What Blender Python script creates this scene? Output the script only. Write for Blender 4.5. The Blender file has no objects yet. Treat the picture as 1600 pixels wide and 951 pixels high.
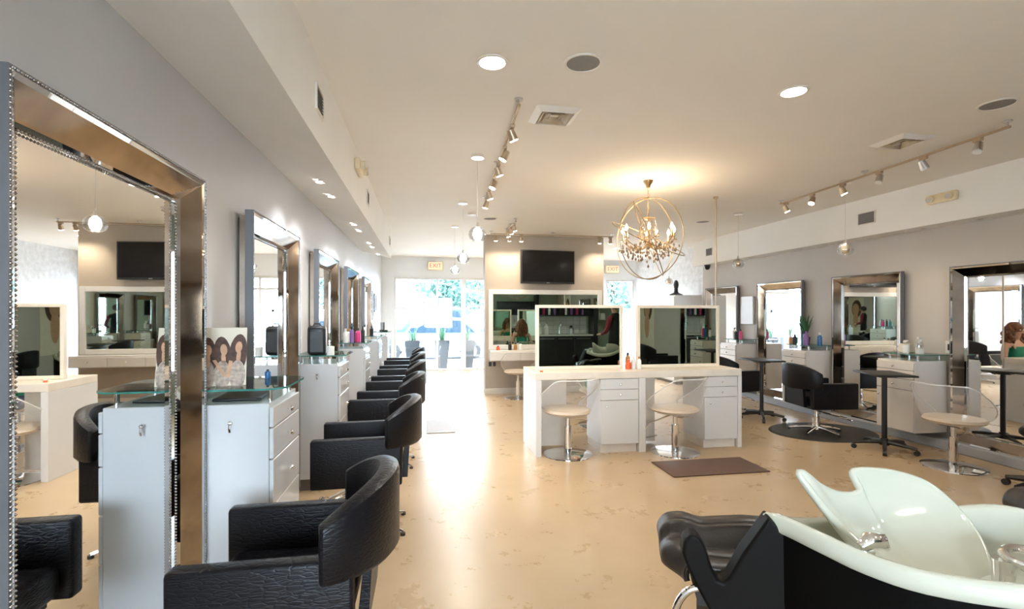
import bpy, bmesh, math, random
from mathutils import Vector, Matrix
random.seed(7)
R = math.radians
sc = bpy.context.scene
COL = sc.collection

# ------------------------------------------------------------------ camera
cam_d = bpy.data.cameras.new('camera')
cam = bpy.data.objects.new('camera', cam_d); COL.objects.link(cam)
cam.location = (0, 0, 1.5)
cam.rotation_euler = (R(90), 0, -math.atan(135 / 780))
cam_d.sensor_width = 36; cam_d.lens = 36 * 780 / 1600
cam_d.shift_y = (489 - 475.5) / 1600
cam_d.clip_start = 0.05; cam_d.clip_end = 200
sc.camera = cam

# ------------------------------------------------------------------ sky, light, exposure
w = bpy.data.worlds.new('sky'); sc.world = w; w.use_nodes = True
bg = w.node_tree.nodes['Background']
bg.inputs['Color'].default_value = (0.74, 0.87, 1.0, 1)
bg.inputs['Strength'].default_value = 17
sun_d = bpy.data.lights.new('sun', 'SUN'); sun_d.energy = 3.0; sun_d.angle = R(3); sun_d.color = (1, .96, .9)
sun = bpy.data.objects.new('sun', sun_d); COL.objects.link(sun)
sun.rotation_euler = (R(38), 0, R(40))
sc.view_settings.view_transform = 'Standard'
sc.view_settings.look = 'None'
sc.view_settings.exposure = 0.88
sc.view_settings.gamma = 1
sc.view_settings.use_curve_mapping = False

LW = 1.0    # general factor on the lamps of the room


# ------------------------------------------------------------------ materials
def newmat(name):
    m = bpy.data.materials.new(name); m.use_nodes = True
    return m, m.node_tree, m.node_tree.nodes['Principled BSDF']


def mat(name, col, rough=.5, metal=0.0, spec=.5, noise=0.0, nscale=8.0, bump=0.0, bscale=40.0, coat=0.0):
    m, nt, b = newmat(name)
    b.inputs['Base Color'].default_value = (*col, 1)
    b.inputs['Roughness'].default_value = rough
    b.inputs['Metallic'].default_value = metal
    b.inputs['Specular IOR Level'].default_value = spec
    b.inputs['Coat Weight'].default_value = coat
    if noise or bump:
        tc = nt.nodes.new('ShaderNodeTexCoord')
    if noise:
        n = nt.nodes.new('ShaderNodeTexNoise'); n.inputs['Scale'].default_value = nscale; n.inputs['Detail'].default_value = 5
        nt.links.new(tc.outputs['Object'], n.inputs['Vector'])
        r = nt.nodes.new('ShaderNodeValToRGB')
        r.color_ramp.elements[0].position = .3; r.color_ramp.elements[1].position = .7
        r.color_ramp.elements[0].color = (*[max(0, c * (1 - noise)) for c in col], 1)
        r.color_ramp.elements[1].color = (*[min(1, c * (1 + noise)) for c in col], 1)
        nt.links.new(n.outputs['Fac'], r.inputs['Fac']); nt.links.new(r.outputs['Color'], b.inputs['Base Color'])
    if bump:
        n = nt.nodes.new('ShaderNodeTexNoise'); n.inputs['Scale'].default_value = bscale; n.inputs['Detail'].default_value = 4
        nt.links.new(tc.outputs['Object'], n.inputs['Vector'])
        bp = nt.nodes.new('ShaderNodeBump'); bp.inputs['Strength'].default_value = bump; bp.inputs['Distance'].default_value = .01
        nt.links.new(n.outputs['Fac'], bp.inputs['Height']); nt.links.new(bp.outputs['Normal'], b.inputs['Normal'])
    return m


def emit(name, col, s):
    m, nt, b = newmat(name)
    b.inputs['Base Color'].default_value = (*col, 1)
    b.inputs['Emission Color'].default_value = (*col, 1)
    b.inputs['Emission Strength'].default_value = s
    return m


def clear(name, tint=(1, 1, 1), gloss=.12, rough=.02, fk=.75):
    m = bpy.data.materials.new(name); m.use_nodes = True
    nt = m.node_tree; nt.nodes.clear()
    out = nt.nodes.new('ShaderNodeOutputMaterial')
    tr = nt.nodes.new('ShaderNodeBsdfTransparent'); tr.inputs['Color'].default_value = (*tint, 1)
    gl = nt.nodes.new('ShaderNodeBsdfGlossy'); gl.inputs['Roughness'].default_value = rough
    lw = nt.nodes.new('ShaderNodeLayerWeight'); lw.inputs['Blend'].default_value = .35
    mul = nt.nodes.new('ShaderNodeMath'); mul.operation = 'MULTIPLY_ADD'
    mul.inputs[1].default_value = fk; mul.inputs[2].default_value = gloss * .4
    mul.use_clamp = True
    mx = nt.nodes.new('ShaderNodeMixShader')
    nt.links.new(lw.outputs['Fresnel'], mul.inputs[0])
    nt.links.new(mul.outputs[0], mx.inputs['Fac'])
    nt.links.new(tr.outputs[0], mx.inputs[1]); nt.links.new(gl.outputs[0], mx.inputs[2])
    nt.links.new(mx.outputs[0], out.inputs['Surface'])
    return m


M = {}
M['ceiling'] = mat('ceiling_paint', (.84, .80, .74), .8, noise=.02, nscale=1.2, bump=.05, bscale=30)
M['soffit'] = mat('soffit_paint', (.82, .80, .76), .75, noise=.02, nscale=2)
M['wall_l'] = mat('wall_grey_paint', (.52, .505, .50), .42, noise=.04, nscale=1.5, bump=.04, bscale=60)
M['wall_r'] = mat('wall_greige_paint', (.52, .475, .43), .5, noise=.04, nscale=1.5, bump=.04, bscale=60)
M['taupe'] = mat('taupe_paint', (.40, .335, .27), .55, noise=.04, nscale=2)
M['white_wall'] = mat('white_paint', (.80, .81, .82), .6, noise=.02, nscale=2)
M['green_wall'] = mat('sage_paint', (.36, .45, .36), .6, noise=.03, nscale=2)
M['white_lam'] = mat('white_laminate', (.70, .68, .65), .22, noise=.015, nscale=3)
M['cream_lam'] = mat('cream_laminate', (.78, .70, .60), .3, noise=.05, nscale=6)
M['station'] = mat('pearl_laminate', (.72, .66, .60), .2, noise=.03, nscale=5)
M['lwhite'] = mat('gloss_white_laminate', (.60, .61, .62), .16, noise=.02, nscale=3)
M['cream_frame'] = mat('cream_frame', (.82, .74, .62), .35, noise=.03, nscale=8)
M['gap'] = mat('dark_liner', (.16, .14, .125), .7)  # plinth colour, also the painted shade in the drawer seams
M['ledge'] = mat('grey_ledge_paint', (.38, .40, .43), .5, noise=.04, nscale=5)
M['base'] = mat('baseboard_paint', (.62, .57, .5), .5, noise=.03)
M['chrome'] = mat('chrome', (.86, .86, .87), .08, 1.0)
M['steel'] = mat('brushed_steel', (.62, .61, .60), .28, 1.0, noise=.05, nscale=20)
M['brass'] = mat('aged_brass', (.62, .43, .22), .28, 1.0, noise=.12, nscale=12)
M['ring'] = mat('aged_bronze', (.36, .25, .13), .35, .9, noise=.15, nscale=12)
M['bronze'] = mat('track_bronze', (.50, .40, .29), .35, .8)
M['black_plastic'] = mat('black_plastic', (.012, .012, .013), .38, noise=.1)
M['rubber'] = mat('black_rubber', (.022, .021, .02), .45, bump=.1, bscale=120)
M['screen'] = mat('tv_glass', (.006, .006, .008), .12)
M['mirror'] = mat('mirror_silver', (.90, .91, .91), .012, 1.0)
M['mirror_green'] = mat('mirror_green_tint', (.50, .60, .52), .012, 1.0)
M['mirror_antique'] = mat('mirror_antiqued', (.40, .335, .275), .07, 1.0, noise=.22, nscale=5)
M['mirror_bevel'] = mat('mirror_bevel', (.66, .66, .65), .02, 1.0)
M['frame_side'] = mat('frame_side_pewter', (.19, .195, .21), .35, .6, noise=.05, nscale=5)
M['bead'] = mat('bead_pewter', (.42, .40, .38), .25, .9)
def frosted(name, col, k):
    m = bpy.data.materials.new(name); m.use_nodes = True
    nt = m.node_tree; b = nt.nodes['Principled BSDF']; out = nt.nodes['Material Output']
    b.inputs['Base Color'].default_value = (*col, 1); b.inputs['Roughness'].default_value = .15
    tr = nt.nodes.new('ShaderNodeBsdfTransparent'); mx = nt.nodes.new('ShaderNodeMixShader'); mx.inputs['Fac'].default_value = k
    nt.links.new(tr.outputs[0], mx.inputs[1]); nt.links.new(b.outputs[0], mx.inputs[2]); nt.links.new(mx.outputs[0], out.inputs['Surface'])
    return m


M['acrylic_rim'] = frosted('acrylic_edge', (.88, .88, .86), .62)
M['acrylic'] = frosted('clear_acrylic', (.85, .85, .84), .11)
M['glass'] = clear('clear_glass', (.98, .99, .99), .04, .02, .35)
M['shelf_glass'] = clear('green_shelf_glass', (.66, .84, .80), .30)
M['shelf_edge'] = mat('shelf_glass_edge', (.05, .22, .19), .1)
M['pane'] = clear('window_pane', (.97, .99, 1.0), .02)
M['tan_pad'] = mat('tan_vinyl', (.66, .55, .42), .32, noise=.05)
M['ceramic'] = mat('celadon_ceramic', (.56, .575, .48), .09, noise=.01, coat=.5)
M['brown_leather'] = mat('dark_brown_leather', (.028, .023, .020), .36, 0, .35, noise=.12, nscale=20, bump=.12, bscale=90)
M['wing'] = mat('wing_dark_vinyl', (.006, .005, .0045), .5, 0, .10, noise=.1)
M['tub_black'] = mat('tub_black_lacquer', (.003, .003, .003), .5, 0, .06, noise=.1)
M['brown_mat'] = mat('brown_mat', (.115, .065, .045), .6, noise=.1, nscale=30, bump=.2, bscale=200)
M['grey_mat'] = mat('grey_mat', (.42, .42, .44), .7, noise=.1, nscale=30)
M['grille'] = mat('speaker_grille', (.25, .235, .22), .7, noise=.08, nscale=120)
M['trim_white'] = mat('fixture_white', (.78, .74, .68), .4)
M['vent_dark'] = mat('vent_dark', (.16, .15, .15), .6)
M['vent_tan'] = mat('diffuser_tan', (.55, .46, .33), .5, noise=.04)
M['cream_plastic'] = mat('cream_plastic', (.78, .66, .44), .4)
M['bulb_warm'] = emit('bulb_warm', (1, .80, .55), 14)
M['bulb_cool'] = emit('bulb_cool', (1, .98, .93), 22)
M['bulb_spot'] = emit('bulb_spot', (1, .90, .74), 26)
M['exit_face'] = emit('exit_face', (.9, .72, .5), .25)
M['exit_red'] = emit('exit_red', (1, .06, .03), .7)
M['crystal'] = mat('smoky_crystal', (.42, .36, .32), .05, .85)
M['crystal_clear'] = mat('clear_crystal', (.80, .66, .50), .05, .9)
M['skin'] = mat('skin', (.56, .33, .23), .5, noise=.05)
M['hair'] = mat('auburn_hair', (.15, .055, .022), .45, noise=.5, nscale=30, bump=.6, bscale=40)
M['hair_dark'] = mat('dark_hair', (.03, .02, .015), .45, noise=.4, nscale=30, bump=.6, bscale=40)
M['green_cloth'] = mat('green_cloth', (.01, .22, .14), .7, noise=.12, nscale=20)
M['black_cloth'] = mat('black_cloth', (.015, .015, .017), .8, noise=.2, nscale=20)
M['red_cloth'] = mat('burgundy_cloth', (.20, .012, .025), .7, noise=.15, nscale=20)
M['jeans'] = mat('navy_cloth', (.03, .04, .09), .8, noise=.2, nscale=25)
M['leaf'] = mat('leaf_green', (.05, .16, .07), .5, noise=.3, nscale=10)
M['tree_leaf'] = mat('tree_leaf', (.07, .15, .12), .6, noise=.3, nscale=3)
M['soil'] = mat('soil', (.05, .035, .025), .9, noise=.3)
M['planter'] = mat('charcoal_planter', (.045, .05, .055), .5, noise=.1)
M['asphalt'] = mat('asphalt', (.16, .16, .17), .9, noise=.15, nscale=4)
M['pavement'] = mat('pavement', (.50, .50, .50), .85, noise=.08, nscale=3)
M['bldg'] = mat('pale_stucco', (.60, .62, .64), .8, noise=.05)
M['bark'] = mat('bark', (.10, .07, .05), .9, noise=.3, nscale=12, bump=.4)
M['car_silver'] = mat('car_silver', (.20, .26, .33), .22, .5)
M['car_dark'] = mat('car_blue', (.04, .07, .12), .22, .4)
M['car_glass'] = mat('car_glass', (.02, .035, .05), .05)
M['tyre'] = mat('tyre', (.02, .02, .02), .8)
M['paper'] = mat('card_paper', (.78, .70, .56), .6, noise=.05)
M['pink'] = mat('pink_plastic', (.62, .03, .16), .3)
M['purple'] = mat('purple_plastic', (.22, .10, .32), .3)
M['teal'] = mat('teal_plastic', (.03, .25, .32), .3)
M['blue'] = mat('blue_plastic', (.02, .13, .35), .25)
M['orange'] = mat('orange_plastic', (.80, .12, .03), .3)
M['amber'] = mat('amber_plastic', (.45, .22, .06), .3)
M['white_plastic'] = mat('white_plastic', (.78, .77, .74), .3)
M['kitchen_black'] = mat('black_cabinet', (.02, .022, .025), .3, noise=.1)
M['tile'] = mat('white_tile', (.72, .72, .70), .15)
M['print_hair'] = mat('print_brown', (.075, .032, .018), .6, noise=.5, nscale=40)
M['print_skin'] = mat('print_skin', (.60, .34, .20), .6, noise=.15, nscale=25)
M['print_dress'] = mat('print_dress', (.46, .36, .29), .6, noise=.35, nscale=60)
M['photo_dark'] = mat('photo_print', (.10, .09, .10), .4, noise=.6, nscale=25)


def floor_material():
    m, nt, b = newmat('polished_concrete')
    tc = nt.nodes.new('ShaderNodeTexCoord')
    n1 = nt.nodes.new('ShaderNodeTexNoise'); n1.inputs['Scale'].default_value = 1.1; n1.inputs['Detail'].default_value = 8; n1.inputs['Roughness'].default_value = .62
    n2 = nt.nodes.new('ShaderNodeTexNoise'); n2.inputs['Scale'].default_value = 3.2; n2.inputs['Detail'].default_value = 10; n2.inputs['Roughness'].default_value = .7
    for n in (n1, n2): nt.links.new(tc.outputs['Object'], n.inputs['Vector'])
    r1 = nt.nodes.new('ShaderNodeValToRGB')
    e = r1.color_ramp.elements; e[0].position = .30; e[1].position = .72
    e[0].color = (.44, .315, .185, 1); e[1].color = (.53, .395, .245, 1)
    r2 = nt.nodes.new('ShaderNodeValToRGB')
    e = r2.color_ramp.elements; e[0].position = .30; e[1].position = .62
    e[0].color = (.93, .92, .90, 1); e[1].color = (1, 1, 1, 1)
    mx = nt.nodes.new('ShaderNodeMix'); mx.data_type = 'RGBA'; mx.blend_type = 'MULTIPLY'; mx.inputs['Factor'].default_value = .6
    nt.links.new(n1.outputs['Fac'], r1.inputs['Fac']); nt.links.new(n2.outputs['Fac'], r2.inputs['Fac'])
    nt.links.new(r1.outputs['Color'], mx.inputs['A']); nt.links.new(r2.outputs['Color'], mx.inputs['B'])
    nt.links.new(mx.outputs['Result'], b.inputs['Base Color'])
    mr = nt.nodes.new('ShaderNodeMapRange'); mr.inputs['To Min'].default_value = .20; mr.inputs['To Max'].default_value = .38
    nt.links.new(n2.outputs['Fac'], mr.inputs['Value']); nt.links.new(mr.outputs['Result'], b.inputs['Roughness'])
    b.inputs['Specular IOR Level'].default_value = .55
    return m


def croc_material():
    m, nt, b = newmat('black_croc_leather')
    tc = nt.nodes.new('ShaderNodeTexCoord')
    mp = nt.nodes.new('ShaderNodeMapping'); mp.inputs['Scale'].default_value = (26, 26, 85)
    v = nt.nodes.new('ShaderNodeTexVoronoi'); v.feature = 'DISTANCE_TO_EDGE'; v.inputs['Scale'].default_value = 1
    nt.links.new(tc.outputs['Object'], mp.inputs['Vector']); nt.links.new(mp.outputs['Vector'], v.inputs['Vector'])
    mr = nt.nodes.new('ShaderNodeMapRange'); mr.inputs['From Max'].default_value = .16
    nt.links.new(v.outputs['Distance'], mr.inputs['Value'])
    bp = nt.nodes.new('ShaderNodeBump'); bp.inputs['Strength'].default_value = .28; bp.inputs['Distance'].default_value = .003
    nt.links.new(mr.outputs['Result'], bp.inputs['Height']); nt.links.new(bp.outputs['Normal'], b.inputs['Normal'])
    b.inputs['Base Color'].default_value = (.006, .006, .008, 1)
    b.inputs['Roughness'].default_value = .36
    b.inputs['Specular IOR Level'].default_value = .24
    return m


def stone_material():
    m = mat('white_split_stone', (.78, .79, .81), .7, noise=.12, nscale=9, bump=.8, bscale=16)
    return m


M['floor'] = floor_material()
M['croc'] = croc_material()
M['stone'] = stone_material()


# ------------------------------------------------------------------ mesh builder
class MB:
    def __init__(self): self.bm = bmesh.new()

    def box(self, x0, x1, y0, y1, z0, z1, bev=0.0, seg=1):
        r = bmesh.ops.create_cube(self.bm, size=1)
        vs = r['verts']
        for v in vs:
            v.co = Vector(((x0 + x1) / 2 + v.co.x * (x1 - x0), (y0 + y1) / 2 + v.co.y * (y1 - y0), (z0 + z1) / 2 + v.co.z * (z1 - z0)))
        if bev:
            es = list({e for v in vs for e in v.link_edges})
            bmesh.ops.bevel(self.bm, geom=es, offset=bev, segments=seg, profile=.5, affect='EDGES', clamp_overlap=True)
        return self

    def cyl(self, p0, p1, r0, r1=None, n=16, cap=True):
        r1 = r0 if r1 is None else r1
        p0, p1 = Vector(p0), Vector(p1); d = p1 - p0
        q = d.to_track_quat('Z', 'Y')
        a, b = [], []
        for i in range(n):
            t = 2 * math.pi * i / n
            o = Vector((math.cos(t), math.sin(t), 0))
            a.append(self.bm.verts.new(p0 + q @ (o * r0))); b.append(self.bm.verts.new(p1 + q @ (o * r1)))
        for i in range(n):
            j = (i + 1) % n
            self.bm.faces.new((a[i], a[j], b[j], b[i]))
        if cap:
            self.bm.faces.new(a[::-1]); self.bm.faces.new(b)
        return self

    def tube(self, pts, r, n=8, closed=False):
        pts = [Vector(p) for p in pts]; k = len(pts)
        rings = []; up = None
        for i, p in enumerate(pts):
            if closed: d = pts[(i + 1) % k] - pts[i - 1]
            else: d = pts[min(i + 1, k - 1)] - pts[max(i - 1, 0)]
            d.normalize()
            if up is None:
                up = Vector((0, 0, 1)) if abs(d.z) < .9 else Vector((1, 0, 0))
            s = d.cross(up)
            if s.length < 1e-5: s = d.orthogonal()
            s.normalize(); up = s.cross(d).normalized()
            rr = r[i] if isinstance(r, (list, tuple)) else r
            rings.append([self.bm.verts.new(p + (s * math.cos(2 * math.pi * j / n) + up * math.sin(2 * math.pi * j / n)) * rr) for j in range(n)])
        m = k if closed else k - 1
        for i in range(m):
            a, b = rings[i], rings[(i + 1) % k]
            for j in range(n):
                self.bm.faces.new((a[j], a[(j + 1) % n], b[(j + 1) % n], b[j]))
        if not closed:
            self.bm.faces.new(rings[0][::-1]); self.bm.faces.new(rings[-1])
        return self

    def lathe(self, prof, n=24, c=(0, 0, 0), sx=1, sy=1):
        rings = []
        for (r, z) in prof:
            if r < 1e-6: rings.append([self.bm.verts.new((c[0], c[1], c[2] + z))])
            else: rings.append([self.bm.verts.new((c[0] + r * sx * math.cos(2 * math.pi * i / n), c[1] + r * sy * math.sin(2 * math.pi * i / n), c[2] + z)) for i in range(n)])
        for a, b in zip(rings, rings[1:]):
            for i in range(n):
                j = (i + 1) % n
                if len(a) == 1 and len(b) == 1: continue
                if len(a) == 1: self.bm.faces.new((a[0], b[j], b[i]))
                elif len(b) == 1: self.bm.faces.new((a[i], a[j], b[0]))
                else: self.bm.faces.new((a[i], a[j], b[j], b[i]))
        return self

    def ball(self, c, r, sx=1, sy=1, sz=1, u=12, v=8):
        prof = [(r * math.sin(math.pi * k / v), -r * sz * math.cos(math.pi * k / v)) for k in range(v + 1)]
        prof[0] = (0, prof[0][1]); prof[-1] = (0, prof[-1][1])
        return self.lathe(prof, u, c, sx, sy)

    def prism(self, poly, axis, d0, d1):
        def P(a, b, d):
            return {'x': (d, a, b), 'y': (a, d, b), 'z': (a, b, d)}[axis]
        A = [self.bm.verts.new(P(a, b, d0)) for a, b in poly]; B = [self.bm.verts.new(P(a, b, d1)) for a, b in poly]
        n = len(poly)
        self.bm.faces.new(A[::-1]); self.bm.faces.new(B)
        for i in range(n):
            j = (i + 1) % n
            self.bm.faces.new((A[i], A[j], B[j], B[i]))
        return self

    def poly(self, pts):
        self.bm.faces.new([self.bm.verts.new(p) for p in pts]); return self

    def grid(self, rows, close_u=False):
        vs = [[self.bm.verts.new(p) for p in row] for row in rows]
        for a, b in zip(vs, vs[1:]):
            n = len(a)
            for i in range(n if close_u else n - 1):
                j = (i + 1) % n
                self.bm.faces.new((a[i], a[j], b[j], b[i]))
        self.last = vs
        return self

    def build(self, name, m, parent=None, ang=35, solid=None, sub=0, loc=None, rot=None):
        bmesh.ops.recalc_face_normals(self.bm, faces=self.bm.faces)
        me = bpy.data.meshes.new(name); self.bm.to_mesh(me); self.bm.free()
        if isinstance(m, str): m = M[m]
        me.materials.append(m)
        me.shade_smooth(); me.set_sharp_from_angle(angle=R(ang))
        o = bpy.data.objects.new(name, me); COL.objects.link(o)
        if parent is not None: o.parent = parent
        if loc is not None: o.location = loc
        if rot is not None: o.rotation_euler = rot
        if solid:
            s = o.modifiers.new('solid', 'SOLIDIFY'); s.thickness = solid; s.offset = 0
        if sub:
            s = o.modifiers.new('sub', 'SUBSURF'); s.levels = sub; s.render_levels = sub
        return o


def tag(o, label, cat, group=None):
    o['label'] = label; o['category'] = cat
    if group: o['group'] = group
    return o


def thing(name, label, cat, loc=(0, 0, 0), rz=0.0, group=None):
    o = bpy.data.objects.new(name, None); COL.objects.link(o)
    o.empty_display_size = .1
    o.location = loc; o.rotation_euler = (0, 0, rz)
    return tag(o, label, cat, group)


def kids(o): return list(o.children)


def dup(root, loc, rz, label, group=None, parent=None):
    c = root.copy(); COL.objects.link(c)
    if parent is None:
        c.location = loc; c.rotation_euler = (0, 0, rz); c['label'] = label
        if group: c['group'] = group
    else: c.parent = parent
    for ch in kids(root): dup(ch, None, None, None, None, c)
    return c


def struct(o):
    o['kind'] = 'structure'; return o


def lamp(kind, parent, loc, energy, col=(1, 1, 1), size=.05, angle=90, blend=.5, aim=None, name='lamp_light'):
    d = bpy.data.lights.new(name, kind); d.energy = energy * LW; d.color = col
    if kind == 'SPOT':
        d.spot_size = R(angle); d.spot_blend = blend; d.shadow_soft_size = size
    elif kind == 'POINT': d.shadow_soft_size = size
    o = bpy.data.objects.new(name, d); COL.objects.link(o)
    o.parent = parent; o.location = loc
    if aim is not None: o.rotation_euler = Vector(aim).to_track_quat('-Z', 'Y').to_euler()
    return o


def text_mesh(txt, size, m, parent, loc, rot, name='lettering', depth=.002):
    cu = bpy.data.curves.new(name, 'FONT'); cu.body = txt; cu.size = size; cu.extrude = depth
    cu.align_x = 'CENTER'; cu.align_y = 'CENTER'
    t = bpy.data.objects.new(name, cu); COL.objects.link(t)
    dg = bpy.context.evaluated_depsgraph_get()
    me = bpy.data.meshes.new_from_object(t.evaluated_get(dg))
    bpy.data.objects.remove(t); me.materials.clear(); me.materials.append(M[m])
    o = bpy.data.objects.new(name, me); COL.objects.link(o); o.parent = parent; o.location = loc; o.rotation_euler = rot
    return o


def catmull(pts, k, closed=False):
    pts = [Vector(p) for p in pts]; n = len(pts); out = []
    rng = n if closed else n - 1
    for i in range(rng):
        if closed: p0, p1, p2, p3 = pts[i - 1], pts[i], pts[(i + 1) % n], pts[(i + 2) % n]
        else: p0, p1, p2, p3 = pts[max(i - 1, 0)], pts[i], pts[i + 1], pts[min(i + 2, n - 1)]
        for j in range(k):
            t = j / k
            out.append(.5 * ((2 * p1) + (p2 - p0) * t + (2 * p0 - 5 * p1 + 4 * p2 - p3) * t * t + (3 * p1 - p0 - 3 * p2 + p3) * t ** 3))
    if not closed: out.append(pts[-1])
    return out


# ================================================================== THE ROOM
XL, XR, YB, YF, ZC = -1.10, 5.77, 13.1, -3.3, 2.95
struct(MB().box(XL - .1, XR + .1, YF - .1, YB + .15, -.12, 0).build('floor', 'floor'))
struct(MB().box(XL - .1, XR + .1, YF - .1, YB + .15, ZC, ZC + .12).build('ceiling', 'ceiling'))
struct(MB().box(XL - .1, XL, YF, YB, 0, ZC).build('wall_left', 'wall_l'))
struct(MB().box(XR, XR + .1, YF, 9.7, 0, ZC).build('wall_right', 'wall_r'))
struct(MB().box(XR, XR + .1, 9.7, YB, 0, ZC).build('wall_right_stone', 'stone'))
# soffits
struct(MB().prism([(XL, 2.59), (-.604, 2.473), (-.604, ZC), (XL, ZC)], 'y', YF, 9.1).build('trim_1', 'soffit'))
struct(MB().prism([(XR, 2.474), (5.49, 2.474), (5.49, ZC), (XR, ZC)], 'y', YF, 9.6).build('trim_2', 'soffit'))
# grey ledge that runs under the mirrors on the right, low plinth on the left
struct(MB().box(5.60, XR, YF, 9.6, 0, .10, .008).build('trim_3', 'ledge'))
struct(MB().box(XL, XL + .02, YF, YB, 0, .10, .004).build('baseboard_left', 'base'))
# central partition
struct(MB().box(1.08, 3.37, 9.16, 9.42, 0, ZC).build('wall_partition', 'taupe'))
struct(MB().box(1.065, 3.385, 9.145, 9.16, 0, .11, .004).build('baseboard_partition', 'base'))

# far wall with the shop front
m = MB()
m.box(XL, -.80, YB, YB + .15, 0, ZC); m.box(2.7, 4.9, YB, YB + .15, 0, ZC); m.box(5.72, XR, YB, YB + .15, 0, ZC)
m.box(-.80, 2.7, YB, YB + .15, 2.42, ZC); m.box(4.9, 5.72, YB, YB + .15, 2.42, ZC)
struct(m.build('wall_back', 'white_wall'))


def window(name, x0, x1, z0, z1, y, xs, zs, fr=.05, m='white_lam', dep=.08):
    f = MB(); e = .002
    f.box(x0 + e, x1 - e, y, y + dep, z0 + e, z0 + fr); f.box(x0 + e, x1 - e, y, y + dep, z1 - fr, z1 - e)
    for x in [x0 + fr / 2 + e] + list(xs) + [x1 - fr / 2 - e]: f.box(x - fr / 2, x + fr / 2, y + .001, y + dep - .001, z0 + fr, z1 - fr)
    o = struct(f.build(name, m))
    XX = [x0] + list(xs) + [x1]
    ZZ = [z0] + list(zs) + [z1]
    for z in zs: MB().box(x0 + fr, x1 - fr, y + .01, y + dep - .01, z - fr / 2, z + fr / 2).build('transom_bar', m, o)
    for a, b in zip(XX, XX[1:]):
        for c, d in zip(ZZ, ZZ[1:]):
            MB().box(a + fr / 2, b - fr / 2, y + dep / 2 - .004, y + dep / 2 + .004, c + fr / 2, d - fr / 2).build('pane', 'pane', o)
    return o


window('window_1', -.80, .98, 0, 2.42, YB + .03, [.30], [1.62])
window('window_2', 4.9, 5.72, 0, 2.42, YB + .03, [], [1.1])
d1 = window('door_1', .98, 2.7, 0, 2.42, YB + .03, [1.84], [2.1], .06)
MB().tube([(1.74, YB + .0, .85), (1.74, YB - .05, .88), (1.74, YB - .05, 1.25), (1.74, YB, 1.28)], .014).build('door_handle', 'steel', d1)
MB().box(1.50, 1.56, YB - .01, YB + .02, 1.52, 1.60, .005).build('door_sign_plate', 'black_plastic', d1)

# wall behind the camera: window on the left, sage wall on the right (seen in the mirrors)
m = MB()
m.box(XL, -.95, YF - .1, YF, 0, ZC); m.box(1.6, XR, YF - .1, YF, 0, ZC)
m.box(-.95, 1.6, YF - .1, YF, 2.45, ZC); m.box(-.95, 1.6, YF - .1, YF, 0, .6)
struct(m.build('wall_front', 'green_wall'))
window('window_3', -.95, 1.6, .6, 2.45, YF - .09, [-.1, .75], [], .05)

# ================================================================== OUTSIDE
struct(MB().box(-30, 30, YB + .15, 16.6, -.14, -.02).build('pavement', 'pavement'))
struct(MB().box(-60, 60, 16.6, 30, -.25, -.14).build('road', 'asphalt'))
struct(MB().box(-30, 30, -20, YF - .1, -.14, -.02).build('yard', 'pavement'))


def car(name, label, x, y, rz, mm, L=4.4, Hh=1.5, hood=.28):
    t = thing(name, label, 'car', (x, y, -.14), rz)
    W = .86
    prof = [(-L / 2, .35), (-L / 2, .72), (-L / 2 + .12, .86), (-L * hood / 1.3, .92), (-L * .12, Hh - .05), (L * .05, Hh), (L * .26, Hh - .04), (L * .40, .95), (L / 2 - .06, .88), (L / 2, .7), (L / 2, .35)]
    b = MB().prism(prof, 'y', -W, W).build('body', mm, t)
    MB().prism([(-L * .19, .96), (-L * .11, Hh - .12), (L * .05, Hh - .08), (L * .05, .96)], 'y', -W - .006, W + .006).build('side_window', 'car_glass', t)
    MB().prism([(L * .065, .96), (L * .065, Hh - .08), (L * .24, Hh - .12), (L * .345, .96)], 'y', -W - .006, W + .006).build('side_window', 'car_glass', t)
    for sx in (-1, 1):
        for sy in (-1, 1):
            wv = MB().cyl((sx * L * .31, sy * (W - .18), .33), (sx * L * .31, sy * (W + .02), .33), .33, n=24).build('wheel', 'tyre', t)
            MB().cyl((sx * L * .31, sy * (W + .01), .33), (sx * L * .31, sy * (W + .03), .33), .19, n=16).build('hub_cap', 'steel', wv)
    MB().box(-L / 2 - .02, -L / 2 + .05, -W + .1, W - .1, .38, .55, .02).build('bumper', 'black_plastic', t)
    MB().box(L / 2 - .05, L / 2 + .02, -W + .1, W - .1, .38, .55, .02).build('bumper', 'black_plastic', t)
    return t


car('sedan_car', 'silver-blue car parked nearest the shop window', 0.2, 18.2, 0, 'car_silver')
car('sport_utility_car', 'dark blue tall car on the far side of the road', .9, 23.2, R(180), 'car_dark', 4.8, 1.85, .34)

b = thing('street_building', 'pale building across the street behind the cars', 'building', (-4, 36, -.2))
MB().box(-14, 9, 0, 6, 0, 6.2).build('facade', 'bldg', b)
MB().box(-9, 5.6, -1.3, 0, 3.0, 3.3, .02).build('awning', 'ledge', b)
for k in range(6):
    f = MB().box(-12 + k * 3.1, -10.3 + k * 3.1, -.06, 0, .8, 2.6).build('window_frame', 'white_lam', b)
    MB().box(-11.9 + k * 3.1, -10.4 + k * 3.1, -.08, -.06, .9, 2.5).build('window_glass', 'car_glass', f)


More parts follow.
